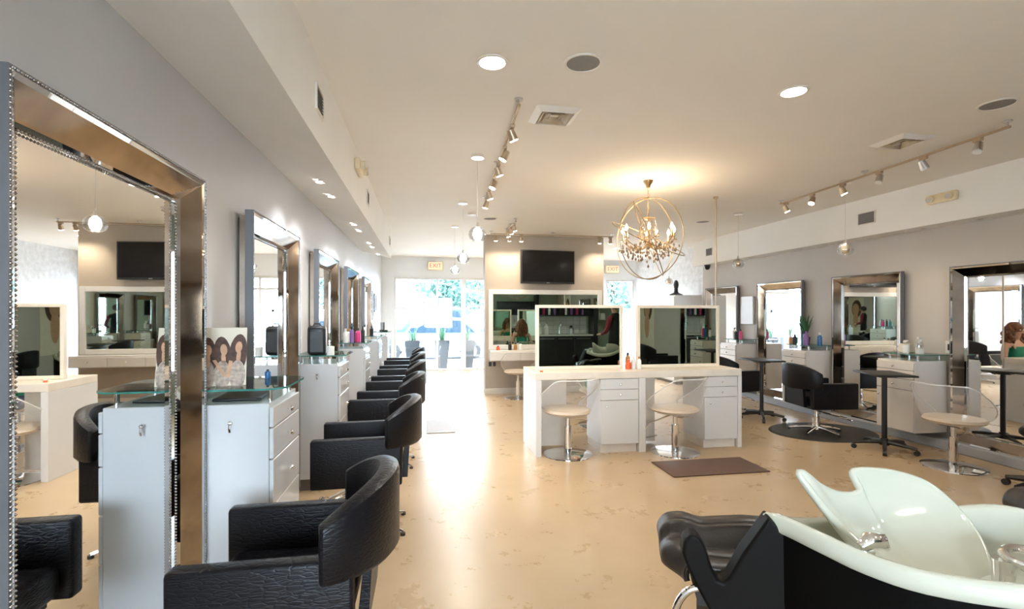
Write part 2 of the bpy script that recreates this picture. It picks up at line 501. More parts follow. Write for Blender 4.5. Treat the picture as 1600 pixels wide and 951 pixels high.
def leaf_cloud(name, parent, c, rx, rz_, n, s, mm='leaf'):
    m = MB()
    for _ in range(n):
        d = Vector((random.gauss(0, 1), random.gauss(0, 1), random.gauss(0, 1))).normalized() * (random.random() ** .35)
        p = Vector(c) + Vector((d.x * rx, d.y * rx, d.z * rz_))
        a = Vector((random.gauss(0, 1), random.gauss(0, 1), random.gauss(0, 1))).normalized(); b2 = a.orthogonal().normalized()
        q = s * random.uniform(.6, 1.3)
        m.poly([p - a * q, p + b2 * q * .45, p + a * q, p - b2 * q * .45])
    o = m.build(name, mm, parent); o['kind'] = 'stuff'
    return o


for i, (x, y, h, lab) in enumerate([(1.75, 25, 4.6, 'leafy street tree seen through the shop door'), (8.6, 22, 4.6, 'leafy street tree seen through the narrow right window'), (1.2, 31, 5.6, 'leafy tree in front of the pale building')]):
    t = thing('street_tree', lab, 'tree', (x, y, -.14), 0, 'street trees')
    MB().tube([(0, 0, 0), (.05, 0, h * .3), (-.05, .05, h * .6), (0, 0, h * .8)], [.16, .12, .09, .04]).build('trunk', 'bark', t)
    leaf_cloud('crown', t, (0, 0, h * .64), h * .34, h * .3, 1500, .17, 'tree_leaf')

for i, (x, lab) in enumerate([(-.35, 'dark tapered planter of spiky leaves, left one outside the window'), (.44, 'dark tapered planter of spiky leaves, middle one outside the window'), (1.13, 'dark tapered planter of spiky leaves, outside the door')]):
    t = thing('tall_planter', lab, 'planter', (x, 13.75, -.02), 0, 'planters outside the window')
    MB().prism([(-.13, 0), (.13, 0), (.2, .78), (-.2, .78)], 'y', -.17, .17).build('pot', 'planter', t)
    MB().box(-.17, .17, -.15, .15, .70, .785).build('soil', 'soil', t)
    for k in range(12):
        a = random.uniform(0, 6.28); r0 = random.uniform(0, .1); lean = random.uniform(.02, .12); h = random.uniform(.22, .4)
        px, py = r0 * math.cos(a), r0 * math.sin(a)
        dx, dy = math.cos(a), math.sin(a)
        wv = .028
        MB().grid([
                   [(px + dx * lean * u * u - dy * wv * f, py + dy * lean * u * u + dx * wv * f, .76 + h * u), (px + dx * lean * u * u + dy * wv * f, py + dy * lean * u * u - dx * wv * f, .76 + h * u)]
                   for u, f in ((0, .7), (.3, 1), (.6, .9), (.85, .5), (1, .05))]).build('leaf', 'leaf', t, solid=.004)

# ================================================================== WALL MIRRORS (local +y is the room side, wall at y = 0)
def make_mirror(label, Wd=1.06, Ht=2.0, fw=.112, group='mirror-framed wall mirrors'):
    t = thing('framed_mirror', label, 'mirror', group=group)
    h = Wd / 2; yo, yi, yg = .102, .026, .014
    for (x0, x1, z0, z1) in ((-h, -h + fw, 0, Ht), (h - fw, h, 0, Ht), (-h + fw, h - fw, 0, fw), (-h + fw, h - fw, Ht - fw, Ht)):
        MB().box(x0 + (.03 if x0 == -h else 0), x1 - (.03 if x1 == h else 0), .002, .010, z0, z1 - (.03 if z1 == Ht else 0)).build('back_rail', 'black_plastic', t)
    MB().box(-h + fw - .01, h - fw + .01, .002, yg, fw - .01, Ht - fw + .01).build('mirror_glass', 'mirror', t)
    bv = .016
    # four sloped antiqued strips with a bright bevel along both edges
    def lerp(f):
        d = fw * f
        return [(-h + d, d), (h - d, d), (h - d, Ht - d), (-h + d, Ht - d)]
    def yy(f): return yo + (yi - yo) * f
    for k in range(4):
        j = (k + 1) % 4
        for (f0, f1, nm, mm, lift) in ((0.0, .14, 'bevel_strip', 'mirror_bevel', -.006), (.14, .86, 'mirror_strip', 'mirror_antique', 0), (.86, 1.0, 'bevel_strip', 'mirror_bevel', -.006)):
            a, b = lerp(f0), lerp(f1)
            ya = yy(f0) + (lift if f0 == 0 else 0); yb = yy(f1) + (lift if f1 == 1 else 0)
            bm = MB()
            top = [bm.bm.verts.new(p) for p in ((a[k][0], ya, a[k][1]), (a[j][0], ya, a[j][1]), (b[j][0], yb, b[j][1]), (b[k][0], yb, b[k][1]))]
            bot = [bm.bm.verts.new((v.co.x * (1 if f0 else .94), (.0105 if f0 else yo - .05), v.co.z)) for v in top]
            bm.bm.faces.new(top)
            bm.bm.faces.new(bot[::-1])
            for i in range(4): bm.bm.faces.new((top[i], bot[i], bot[(i + 1) % 4], top[(i + 1) % 4]))
            bm.build(nm, mm, t, 20)
    # outer casing
    for (x0, x1, z0, z1) in ((-h - .012, -h, 0, Ht), (h, h + .012, 0, Ht), (-h - .012, h + .012, Ht, Ht + .012)):
        MB().box(x0, x1, yo - .052, yo - .004, z0, z1).build('outer_casing', 'frame_side', t)
    # beading along outer and inner edge
    for f, yb, r in ((-.045, yo - .004, .0062), (1.0, yi, .0055)):
        q = lerp(f); m = MB()
        for k in range(4):
            if f < 0 and k == 0: continue
            j = (k + 1) % 4
            a, b = Vector((q[k][0], yb, q[k][1])), Vector((q[j][0], yb, q[j][1]))
            n = int((b - a).length / .0135)
            for i in range(n):
                p = a.lerp(b, (i + .5) / n)
                m.lathe([(0, -r), (r, 0), (0, r)], 5, p)
        o = m.build('bead_trim', 'bead', t, 80); o['kind'] = 'stuff'
    return t


LM = [(1.42, 'large mirror with brown antiqued frame, nearest on the left wall'), (3.18, 'mirror-framed mirror on the left wall behind the printed card'),
      (5.02, 'mirror-framed mirror on the left wall, third from the front'), (6.80, 'mirror-framed mirror on the left wall, fourth from the front'), (8.64, 'mirror-framed mirror on the left wall, nearest the shop window')]
mir = make_mirror(LM[0][1], 1.09)
mir.location = (XL, LM[0][0] + .545, .10); mir.rotation_euler = (0, 0, R(-90))
for y0, lab in LM[1:]: dup(mir, (XL, y0 + .545, .10), R(-90), lab)
RM = [(8.92, 'mirror-framed mirror on the right wall, farthest, above the island mirror edge'), (7.30, 'mirror-framed mirror on the right wall beside the potted fern'),
      (5.68, 'mirror-framed mirror on the right wall behind the black chair on the round mat'), (4.06, 'mirror-framed mirror on the right wall behind the clear chair'),
      (2.42, 'mirror-framed mirror on the right wall just outside the right edge of view'), (.80, 'mirror-framed mirror on the right wall beside the camera, seen only in reflections')]
mir2 = None
for yc, lab in RM:
    if mir2 is None:
        mir2 = make_mirror(lab, 1.03, 1.895); mir2.location = (XR, yc, .101); mir2.rotation_euler = (0, 0, R(90))
    else: dup(mir2, (XR, yc, .101), R(90), lab)


# ================================================================== STATION CABINETS (local +y front)
def make_cabinet(label, Wd, D, z0, z1, mm, drawers, door, group):
    t = thing('station_cabinet', label, 'cabinet', group=group)
    h = Wd / 2
    MB().box(-h, h, .024, D - .02, z0, z1, .003).build('body', mm, t)
    MB().box(-h + .03, h - .03, .024, D - .07, max(0, z0 - .1), z0).build('plinth', 'gap', t)
    MB().box(-h + .006, h - .006, D - .0199, D - .0192, z0 + .01, z1 - .024).build('seam_shade', 'gap', t)  # dark sheet behind the drawers, paints the shade in their seams
    z = z1 - .02
    for dh in drawers:
        d = MB().box(-h + .004, h - .004, D - .019, D, z - dh + .006, z, .003).build('drawer', mm, t)
        zc = z - dh / 2
        MB().cyl((0, D, zc), (0, D + .012, zc), .006, n=8).ball((0, D + .02, zc), .014, u=8, v=6).build('knob', 'chrome', d)
        z -= dh
    if door:
        d = MB().box(-h + .004, h - .004, D - .019, D, z0 + .006, z, .003).build('door', mm, t)
        MB().cyl((h - .05, D, z - .08), (h - .05, D + .012, z - .08), .006, n=8).ball((h - .05, D + .02, z - .08), .014, u=8, v=6).build('knob', 'chrome', d)
    # side hook
    return t


def make_shelf(label, Wd, D, group):
    t = thing('glass_shelf', label, 'shelf', group=group)
    h = Wd / 2; c = .10
    pts = [(-h, .01), (h, .01), (h, D - c)]
    for k in range(1, 7):
        a = math.pi / 2 * k / 6; pts.append((h - c + c * math.cos(a), D - c + c * math.sin(a)))
    for k in range(0, 7):
        a = math.pi / 2 + math.pi / 2 * k / 6; pts.append((-h + c + c * math.cos(a), D - c + c * math.sin(a)))
    MB().prism(pts, 'z', .062, .070).build('glass_plate', 'shelf_glass', t)
    e = MB(); n = len(pts)
    for i in range(n):
        a, b = pts[i], pts[(i + 1) % n]
        e.poly([(a[0] * 1.002, a[1] * 1.002, .0615), (b[0] * 1.002, b[1] * 1.002, .0615), (b[0] * 1.002, b[1] * 1.002, .0705), (a[0] * 1.002, a[1] * 1.002, .0705)])
    e.build('polished_edge', 'shelf_edge', t)
    for (x, y) in ((-h + .07, .06), (h - .07, .06), (-h + .08, D - .08), (h - .08, D - .08)):
        MB().cyl((x, y, 0), (x, y, .062), .011, n=12).build('standoff_post', 'chrome', t)
    return t


LC = [(2.785, 'white gloss drawer cabinet under the printed card, nearest on left'), (4.68, 'white drawer cabinet under the black upright case'),
      (6.49, 'white drawer cabinet under the pink bottle'), (8.28, 'white drawer cabinet, fourth along the left wall'), (10.05, 'white drawer cabinet nearest the shop window on left')]
cabL = None
for i, (yc, lab) in enumerate(LC):
    if i == 0:
        cabL = make_cabinet(lab, .50, .385, .10, 1.07, 'lwhite', [.10, .15, .22, .22, .25], False, 'drawer cabinets along the left wall')
        hk = MB().tube([(-.254, .20, .98), (-.262, .20, .985), (-.272, .20, .96), (-.266, .20, .945)], .006).ball((-.262, .20, .985), .012, u=8, v=6)
        hk.build('side_hook', 'chrome', cabL)
        cabL.location = (XL, yc, 0); cabL.rotation_euler = (0, 0, R(-90))
        # hook sits on the face towards the camera (local -x maps to +y) -> mirror it
        cabL.children[-1].scale = (-1, 1, 1)
        shL = make_shelf('green glass shelf on chrome posts holding the printed card', .50, .43, 'glass shelves on the left cabinets')
        shL.location = (XL, yc, 1.071); shL.rotation_euler = (0, 0, R(-90))
    else:
        dup(cabL, (XL, yc, 0), R(-90), lab)
        dup(shL, (XL, yc, 1.071), R(-90), 'green glass shelf on chrome posts ' + ['', 'under the black upright case', 'with the pink bottle', 'on the fourth left cabinet', 'on the left cabinet nearest the window'][i])
RC = [(8.11, 'pearl drawer cabinet between the two farthest right mirrors'), (6.50, 'pearl drawer cabinet under the potted fern'), (4.90, 'pearl drawer cabinet with the white spray bottle'),
      (3.25, 'pearl drawer cabinet just outside the right edge of view'), (1.62, 'pearl drawer cabinet beside the camera, seen only in reflections')]
cabR = None
for i, (yc, lab) in enumerate(RC):
    if i == 0:
        cabR = make_cabinet(lab, .46, .47, .17, .965, 'station', [.09, .10, .12], True, 'drawer cabinets along the right wall')
        cabR.location = (XR, yc, 0); cabR.rotation_euler = (0, 0, R(90))
        for c in list(cabR.children):
            if c.name.startswith('plinth'): bpy.data.objects.remove(c)
        shR = make_shelf('green glass shelf between the two farthest right mirrors', .50, .42, 'glass shelves on the right cabinets')
        shR.location = (XR, yc, .966); shR.rotation_euler = (0, 0, R(90))
    else:
        dup(cabR, (XR, yc, 0), R(90), lab)
        dup(shR, (XR, yc, .966), R(90), 'green glass shelf ' + ['', 'under the potted fern', 'under the white spray bottle', 'just outside the right edge of view', 'beside the camera, seen only in reflections'][i])


# ================================================================== BLACK SALON CHAIRS (local +y front)
def make_chair(label, up=0.0):
    t = thing('salon_chair', label, 'chair', group='black crocodile salon chairs')
    z = up
    for s in (-1, 1):
        x0, x1 = sorted((s * .225, s * .295))
        MB().box(x0, x1, -.24, .33, .325 + z, .640 + z, .016, 3).build('armrest', 'croc', t)
    MB().box(-.224, .224, -.22, .30, .345 + z, .475 + z, .035, 3).build('seat', 'croc', t)
    MB().box(-.20, .20, -.20, .26, .318 + z, .344 + z).build('seat_pan', 'black_plastic', t)
    # wrap-around back pad
    rows = []; n = 18
    for i in range(n + 1):
        a = -1 + 2 * i / n
        x = .305 * math.sin(a * 1.38) / math.sin(1.38)
        y = -.335 + .20 * (1 - math.cos(a * 1.38)) / (1 - math.cos(1.38))
        tx = .305 * math.cos(a * 1.38); ty = .20 * math.sin(a * 1.38) / (1 - math.cos(1.38)) * 1.0
        nrm = Vector((ty, -tx, 0)).normalized()
        th = .040
        top = .865 - .105 * abs(a) ** 2.2 + z; bot = .555 + .02 * abs(a) + z
        c = Vector((x, y, 0)); ring = []
        for (o, zz) in ((-1, bot + .02), (-.6, bot), (.6, bot), (1, bot + .02), (1, top - .03), (.85, top - .008), (.4, top), (-.4, top), (-.85, top - .008), (-1, top - .03)):
            p = c + nrm * (th * o); ring.append((p.x, p.y, zz))
        rows.append(ring)
    b = MB(); b.grid(rows, True); vs = b.last
    b.bm.faces.new(vs[0][::-1]); b.bm.faces.new(vs[-1])
    bo = b.build('back_pad', 'croc', t, 50)
    bv = bo.modifiers.new('bev', 'BEVEL'); bv.width = .012; bv.segments = 2; bv.limit_method = 'ANGLE'; bv.angle_limit = R(60)
    MB().prism([(-.275, .34 + z), (-.235, .34 + z), (-.262, .60 + z), (-.29, .60 + z)], 'x', -.17, .17).build('back_panel', 'croc', t)
    MB().cyl((0, 0, .07), (0, 0, .20 + z), .042, n=20).cyl((0, 0, .20 + z), (0, 0, .318 + z), .028, n=20).build('hydraulic_column', 'chrome', t)
    MB().cyl((0, 0, .035), (0, 0, .085), .06, .045, n=20).build('hub', 'chrome', t)
    for k in range(5):
        a = R(18 + 72 * k); d = Vector((math.cos(a), math.sin(a), 0))
        lg = MB().tube([d * .04 + Vector((0, 0, .062)), d * .16 + Vector((0, 0, .048)), d * .30 + Vector((0, 0, .022))], [.024, .019, .013], 10).build('base_leg', 'chrome', t)
        MB().cyl(d * .30, d * .30 + Vector((0, 0, .018)), .018, n=10).build('glide', 'black_plastic', lg)
    MB().tube([(-.05, .05, .25 + z), (-.06, .26, .20), (-.17, .335, .17), (.17, .335, .17), (.06, .26, .20), (.05, .05, .25 + z)], .011, 8).build('footrest', 'chrome', t)
    MB().tube([(.04, -.02, .27 + z), (.20, -.10, .27 + z), (.25, -.12, .26 + z)], .008, 8).build('pump_lever', 'chrome', t)
    return t


CH = [(-.475, 2.00, 'black crocodile salon chair, nearest to the camera on the left'), (-.40, 3.62, 'black crocodile salon chair, second along the left row'),
      (-.375, 5.10, 'black crocodile salon chair, third along the left row'), (-.365, 6.38, 'black crocodile salon chair, fourth along the left row'),
      (-.365, 7.70, 'black crocodile salon chair, fifth along the left row'), (-.37, 9.05, 'black crocodile salon chair, farthest along the left row')]
ch0 = None
for x, y, lab in CH:
    if ch0 is None:
        ch0 = make_chair(lab, .05); ch0.location = (x, y, 0); ch0.rotation_euler = (0, 0, R(90))
    else: dup(ch0, (x, y, 0), R(90 + random.uniform(-2, 2)), lab)
ch1 = make_chair('black salon chair standing on the round black mat', 0.0)
ch1.location = (4.84, 5.53, .0135); ch1.rotation_euler = (0, 0, R(-97))
dup(ch1, (4.60, 6.98, 0), R(-80), 'black salon chair partly hidden behind the right end of the island')
dup(ch1, (4.75, 1.05, 0), R(-85), 'black salon chair beside the camera, seen only in reflections')

# round mat, floor mats
o = MB().lathe([(0, .012), (.60, .012), (.64, .008), (.65, 0), (0, 0)], 48, (0, 0, 0), 1.0, .80).build('anti_fatigue_mat', 'rubber', loc=(4.93, 5.54, .0005))
tag(o, 'round black rubber mat under the salon chair on the right', 'mat')
o = MB().box(2.23, 3.21, 4.23, 4.70, .0005, .012, .005, 2).build('floor_mat', 'brown_mat')
tag(o, 'brown rectangular floor mat in front of the white island', 'mat')
o = MB().box(0.01, .37, 6.30, 7.08, .0005, .01, .004).build('entry_mat', 'grey_mat')
tag(o, 'pale grey floor mat beside the left chair row', 'mat')


# ================================================================== BLACK ROLLING TABLES
def make_table(label):
    t = thing('rolling_table', label, 'table', group='black rolling tray tables')
    MB().box(-.26, .26, -.20, .20, .825, .845, .012, 2).build('table_top', 'black_plastic', t)
    MB().box(-.24, .24, -.18, .18, .845, .848).build('tray_inlay', 'rubber', t)
    MB().box(-.08, .08, -.08, .08, .80, .825).build('mount_plate', 'black_plastic', t)
    MB().cyl((0, 0, .09), (0, 0, .80), .026, n=16).build('post', 'black_plastic', t)
    MB().cyl((0, 0, .06), (0, 0, .13), .05, .035, n=16).build('hub', 'black_plastic', t)
    for k in range(5):
        a = R(10 + 72 * k); d = Vector((math.cos(a), math.sin(a), 0))
        lg = MB().tube([d * .03 + Vector((0, 0, .09)), d * .17 + Vector((0, 0, .082)), d * .29 + Vector((0, 0, .065))], [.024, .02, .016], 8).build('base_leg', 'black_plastic', t)
        s = Vector((-d.y, d.x, 0)) * .018
        MB().cyl(d * .29 + Vector((0, 0, .026)) - s, d * .29 + Vector((0, 0, .026)) + s, .026, n=14).build('caster', 'rubber', lg)
    return t


tb = make_table('black rolling tray table in front of the spray bottle cabinet')
tb.location = (4.96, 4.70, 0); tb.rotation_euler = (0, 0, R(70))
dup(tb, (4.70, 6.38, 0), R(85), 'black rolling tray table behind the chair on the round mat')
dup(tb, (5.05, 2.6, 0), R(80), 'black rolling tray table just outside the right edge of view')

t = thing('rolling_stool', 'black rolling stool at the right edge, only its caster leg showing', 'stool', (5.05, 3.30, 0), 0)
MB().lathe([(0, .47), (.15, .47), (.17, .49), (.17, .52), (.15, .545), (0, .55)], 24).build('seat', 'croc', t)
MB().cyl((0, 0, .08), (0, 0, .47), .025, n=14).build('post', 'black_plastic', t)
for k in range(5):
    a = R(100 + 72 * k); d = Vector((math.cos(a), math.sin(a), 0))
    lg = MB().tube([d * .02 + Vector((0, 0, .10)), d * .16 + Vector((0, 0, .09)), d * .27 + Vector((0, 0, .07))], [.03, .026, .018], 8).build('base_leg', 'black_plastic', t)
    s = Vector((-d.y, d.x, 0)) * .018
    MB().cyl(d * .27 + Vector((0, 0, .028)) - s, d * .27 + Vector((0, 0, .028)) + s, .028, n=14).build('caster', 'rubber', lg)


# ================================================================== CLEAR ACRYLIC CHAIRS (local +y front)
def make_clear(label, footrest=False):
    t = thing('acrylic_chair', label, 'chair', group='clear acrylic bucket chairs')
    rows = []
    N = 26
    for j in range(9):
        v = j / 8
        row = []
        for i in range(N + 1):
            a = R(-90 + (-128 + 256 * i / N))      # -90 deg = rear
            k = abs(-128 + 256 * i / N)
            top = .82 if k < 45 else (.82 - (k - 45) / 45 * .17 if k < 90 else .65 - (k - 90) / 38 * .14)
            zz = .445 + (top - .445) * v
            r = (.235 + .075 * math.sin(v * math.pi / 2) + (.02 * v if k < 60 else 0))
            if k > 90: r *= 1 - .10 * (k - 90) / 38 * (1 - v)
            row.append((r * math.cos(a) * 1.0, r * math.sin(a) * .98, zz))
        rows.append(row)
    s = MB(); s.grid(rows); s.build('shell', 'acrylic', t, 60, solid=.008)
    rim = [Vector(p) for p in rows[-1]]
    MB().tube([rows[0][0]] + [rows[j][0] for j in range(1, 8)] + rim + [rows[j][-1] for j in range(7, -1, -1)], .0065, 8).build('shell_rim', 'acrylic_rim', t)
    MB().lathe([(0, .43), (.2, .43), (.235, .445), (.25, .462), (.235, .485), (.15, .495), (0, .497)], 32, (0, .01, 0), 1.0, 1.0).build('seat_pad', 'tan_pad', t)
    MB().box(-.10, .10, -.10, .10, .405, .43, .008).build('seat_plate', 'chrome', t)
    MB().cyl((0, 0, .02), (0, 0, .30), .038, n=24).cyl((0, 0, .30), (0, 0, .405), .024, n=20).build('hydraulic_column', 'chrome', t)
    MB().lathe([(0, .024), (.05, .024), (.22, .016), (.26, .008), (.262, 0), (0, 0)], 48).build('base_disc', 'chrome', t, 25)
    MB().tube([(.03, 0, .37), (.16, -.06, .37), (.20, -.08, .36)], .007, 8).build('pump_lever', 'chrome', t)
    if footrest:
        MB().tube([(-.06, .02, .40), (-.20, .18, .30), (-.30, .30, .10), (-.10, .36, .09), (.10, .36, .09)], .009, 8).build('footrest', 'chrome', t)
    return t


cl = make_clear('clear acrylic chair with tan seat at the left half of the island')
cl.location = (1.49, 5.13, 0); cl.rotation_euler = (0, 0, R(12))
dup(cl, (5.07, 4.06, 0), R(-75), 'clear acrylic chair with tan seat in front of the big right mirror')
dup(cl, (1.62, 8.72, 0), R(0), 'clear acrylic chair under the partition drawer shelf')
dup(cl, (2.28, 6.42, .0), R(180), 'clear acrylic chair behind the island, occupied by the woman')
cl2 = make_clear('clear acrylic chair with footrest at the right half of the island', True)
cl2.location = (2.66, 5.02, 0); cl2.rotation_euler = (0, 0, R(20))

# ================================================================== ISLAND
t = thing('styling_island', 'long white double-sided styling island in the middle of the salon', 'island')
X0, X1, Y0, Y1 = 1.13, 3.49, 5.07, 5.75
MB().box(X0, X1, Y0, Y1, .80, .875, .004).build('worktop', 'cream_lam', t)
MB().box(X0, X0 + .06, Y0, Y1, 0, .80, .002).build('side_panel', 'white_lam', t)
MB().box(X1 - .045, X1, Y0, Y1, 0, .80, .002).build('side_panel', 'white_lam', t)
MB().box(2.27, 2.345, Y0, Y1, 0, .80, .002).build('centre_panel', 'white_lam', t)
MB().box(X0 + .061, 1.56, Y1 - .32, Y1 - .30, .02, .80).build('back_panel', 'cream_lam', t)
MB().box(2.346, 2.62, Y1 - .32, Y1 - .30, .02, .80).build('back_panel', 'cream_lam', t)
for (a, b) in ((1.84, 2.269), (3.04, X1 - .046)):
    c = MB().box(a, b, Y0 + .03, Y1 - .2, .09, .799).build('drawer_unit', 'white_lam', t)
    MB().box(a + .01, b - .01, Y0 + .05, Y1 - .2, 0, .089).build('plinth', 'cream_lam', t)
    MB().box(a + .004, b - .004, Y0 + .0292, Y0 + .0298, .10, .796).build('seam_shade', 'gap', t)  # dark sheet painting the shade between the island fronts
    for (z0, z1, nm) in ((.685, .795, 'drawer'), (.57, .68, 'drawer'), (.10, .565, 'cupboard_door')):
        d = MB().box(a + .003, b - .003, Y0 + .008, Y0 + .029, z0, z1, .003).build(nm, 'white_lam', t)
        kx = (a + b) / 2 if nm == 'drawer' else a + .06
        kz = (z0 + z1) / 2 if nm == 'drawer' else z1 - .06
        MB().cyl((kx, Y0 + .008, kz), (kx, Y0 - .004, kz), .005, n=8).ball((kx, Y0 - .012, kz), .013, u=8, v=6).build('knob', 'chrome', d)
for i, (a, b, lab) in enumerate(((1.20, 2.21, 'cream-framed upright mirror on the left half of the island'), (2.385, 3.41, 'cream-framed upright mirror on the right half of the island'))):
    q = thing('island_mirror', lab, 'mirror', ((a + b) / 2, 5.40, .876), 0, 'mirrors standing on the island')
    h = (b - a) / 2; Hm = .715; f = .034
    for (x0, x1, z0, z1) in ((-h, -h + f, 0, Hm), (h - f, h, 0, Hm), (-h + f, h - f, 0, f), (-h + f, h - f, Hm - f, Hm)):
        MB().box(x0, x1, -.025, .025, z0, z1, .003).build('frame_rail', 'cream_frame', q)
    MB().box(-h + f - .004, h - f + .004, -.012, -.001, f - .004, Hm - f + .004).build('mirror_glass', 'mirror_green', q)
    MB().box(-h + f - .004, h - f + .004, .001, .012, f - .004, Hm - f + .004).build('mirror_glass', 'mirror_green', q)
o = MB().cyl((3.565, 5.70, 0), (3.565, 5.70, ZC - .001), .011, n=12).cyl((3.565, 5.70, ZC - .02), (3.565, 5.70, ZC - .001), .03, n=16)
o = o.build('conduit_pole', 'bronze'); tag(o, 'thin pale gold pole from ceiling down behind the island', 'pole')


# ================================================================== PARTITION WALL FITTINGS
t = thing('wall_mirror', 'wide white-framed mirror on the taupe partition', 'mirror', (2.235, 9.158, .83))
h = 1.095; Hm = 1.105; f = .085
for (x0, x1, z0, z1) in ((-h, -h + f, 0, Hm), (h - f, h, 0, Hm), (-h + f, h - f, 0, f), (-h + f, h - f, Hm - f, Hm)):
    MB().box(x0, x1, -.045, -.001, z0, z1, .004).build('frame_rail', 'white_lam', t)
MB().box(-h + f - .005, h - f + .005, -.02, -.001, f - .005, Hm - f + .005).build('mirror_glass', 'mirror_green', t)
t = thing('drawer_shelf', 'floating white drawer shelf under the partition mirror', 'shelf', (2.235, 9.158, .64))
MB().box(-1.095, 1.095, -.30, -.001, 0, .185, .003).build('carcass', 'white_lam', t)
for k in range(4):
    x0 = -1.085 + k * .5425
    d = MB().box(x0, x0 + .535, -.318, -.301, .012, .16, .003).build('drawer', 'white_lam', t)
    MB().ball((x0 + .267, -.328, .09), .013, u=8, v=6).build('knob', 'chrome', d)
t = thing('television', 'black flat television tilted on the taupe partition', 'television', (2.24, 9.04, 2.355), R(5))
c = MB().box(-.525, .525, -.025, .025, -.31, .31, .006).build('casing', 'black_plastic', t)
MB().box(-.50, .50, -.0275, -.024, -.275, .29).build('screen', 'screen', t)
MB().box(-.03, .03, -.0285, -.025, -.298, -.288).build('badge', 'steel', t)
MB().box(-.12, .12, .026, .09, -.12, .12).build('wall_bracket', 'black_plastic', t)
c.rotation_euler = (0, 0, 0)
for i, x in enumerate((1.15, 1.23)):
    o = MB().box(x, x + .05, 9.148, 9.159, .52, .60, .003).build('wall_outlet', 'black_plastic')
    tag(o, ['black wall outlet under the drawer shelf, left of the pair', 'black wall outlet under the drawer shelf, right of the pair'][i], 'outlet', 'outlets on the partition')


# ================================================================== CEILING FIXTURES
def downlight(label, x, y, z, r, energy, col, on=True, group='recessed ceiling lights', angle=140, m='bulb_cool'):
    t = thing('recessed_light', label, 'light', (x, y, z), 0, group)
    MB().lathe([(r * .80, -.002), (r * .84, -.009), (r, -.006), (r * 1.03, -.001), (r * .80, -.0005)], 32).build('trim_ring', 'trim_white', t)
    MB().lathe([(0, -.004), (r * .5, -.004), (r * .80, -.002), (r * .80, -.0004), (0, -.0004)], 32).build('lens', m if on else 'grille', t)
    if on and energy: lamp('SPOT', t, (0, 0, -.03), energy, col, r * .7, angle, .6, (0, 0, -1))
    return t


COOL = (1, .95, .88); WARM = (1, .80, .56)
downlight('large recessed ceiling light left of the round speaker', .38, 2.86, ZC, .09, 34, COOL)
downlight('large recessed ceiling light on the right half of the ceiling', 2.37, 2.90, ZC, .09, 34, COOL)
for i, (x, y) in enumerate([(.4, .2), (2.4, .2), (4.3, .6), (1.4, -1.9), (4.2, -1.6)]):
    downlight(['recessed ceiling light above the camera', 'recessed ceiling light above the wash units', 'recessed ceiling light right of the camera', 'recessed ceiling light by the rear window', 'recessed ceiling light above the kitchenette'][i], x, y, ZC, .09, 15, COOL)
for i, (x, y) in enumerate([(.9, 10.4), (.9, 11.8), (4.2, 10.6), (4.2, 12.0)]):  # lamps added to brighten and cool the far zone
    downlight(['added ceiling light past the partition on the left, nearer one', 'added ceiling light past the partition on the left, by the door', 'added ceiling light past the partition on the right, nearer one', 'added ceiling light past the partition on the right, by the window'][i], x, y, ZC, .07, 110, (.90, .95, 1))
sofl = ['nearest', 'second', 'third', 'fourth', 'fifth', 'sixth', 'seventh']
for i, y in enumerate([4.06, 4.55, 5.95, 6.4, 7.5, 7.95, 8.9]):
    downlight('small spotlight under the left soffit, %s from the camera' % sofl[i], -.80, y, 2.474 + .127 * (.80 - .604) / .456 - .008, .045, 14, (.90, .94, 1), group='spotlights under the left soffit', angle=120)
for i, y in enumerate([4.25, 4.85, 6.15, 6.75, 7.9]):
    downlight('small unlit spotlight under the right soffit, %s from the camera' % sofl[i], 5.64, y, 2.474, .05, 0, COOL, False, 'spotlights under the right soffit')
for i, (x, y, lab) in enumerate([(.90, 2.78, 'round grey ceiling speaker beside the track light end'), (3.91, 2.84, 'round grey ceiling speaker near the right soffit'), (.97, 7.59, 'round grey ceiling speaker near the partition'), (4.33, 7.28, 'round grey ceiling speaker at the far right')]):
    t = thing('ceiling_speaker', lab, 'speaker', (x, y, ZC), 0, 'round ceiling speakers')
    r = .11
    MB().lathe([(r * .86, -.003), (r * .9, -.008), (r, -.006), (r * 1.02, -.0004), (r * .86, -.0004)], 36).build('trim_ring', 'trim_white', t)
    MB().lathe([(0, -.005), (r * .86, -.004), (r * .86, -.0005), (0, -.0005)], 36).build('grille', 'grille', t)
for i, (x, y, lab) in enumerate([(.93, 3.55, 'square ceiling air diffuser beside the left track lights'), (3.95, 3.58, 'square ceiling air diffuser beside the right track lights')]):
    t = thing('air_diffuser', lab, 'vent', (x, y, ZC), 0, 'square air diffusers')
    s = .165
    m = MB()
    for k in range(4):
        a = [(-s, -s), (s, -s), (s, s), (-s, s)]; b = [(-s * .72, -s * .72), (s * .72, -s * .72), (s * .72, s * .72), (-s * .72, s * .72)]
        j = (k + 1) % 4
        m.poly([(*a[k], -.001), (*a[j], -.001), (*b[j], -.03), (*b[k], -.03)])
        m.poly([(*b[k], -.03), (*b[j], -.03), (b[j][0] * .97, b[j][1] * .97, -.004), (b[k][0] * .97, b[k][1] * .97, -.004)])
    m.build('frame', 'trim_white', t, 10)
    for q, zz in ((.66, -.026), (.46, -.022), (.26, -.018)):
        m = MB()
        for k in range(4):
            j = (k + 1) % 4
            a = [(-s * q, -s * q), (s * q, -s * q), (s * q, s * q), (-s * q, s * q)]
            m.poly([(*a[k], zz), (*a[j], zz), (a[j][0] * .74, a[j][1] * .74, zz + .016), (a[k][0] * .74, a[k][1] * .74, zz + .016)])
        m.build('louvre_ring', 'vent_tan', t, 10, solid=.002)


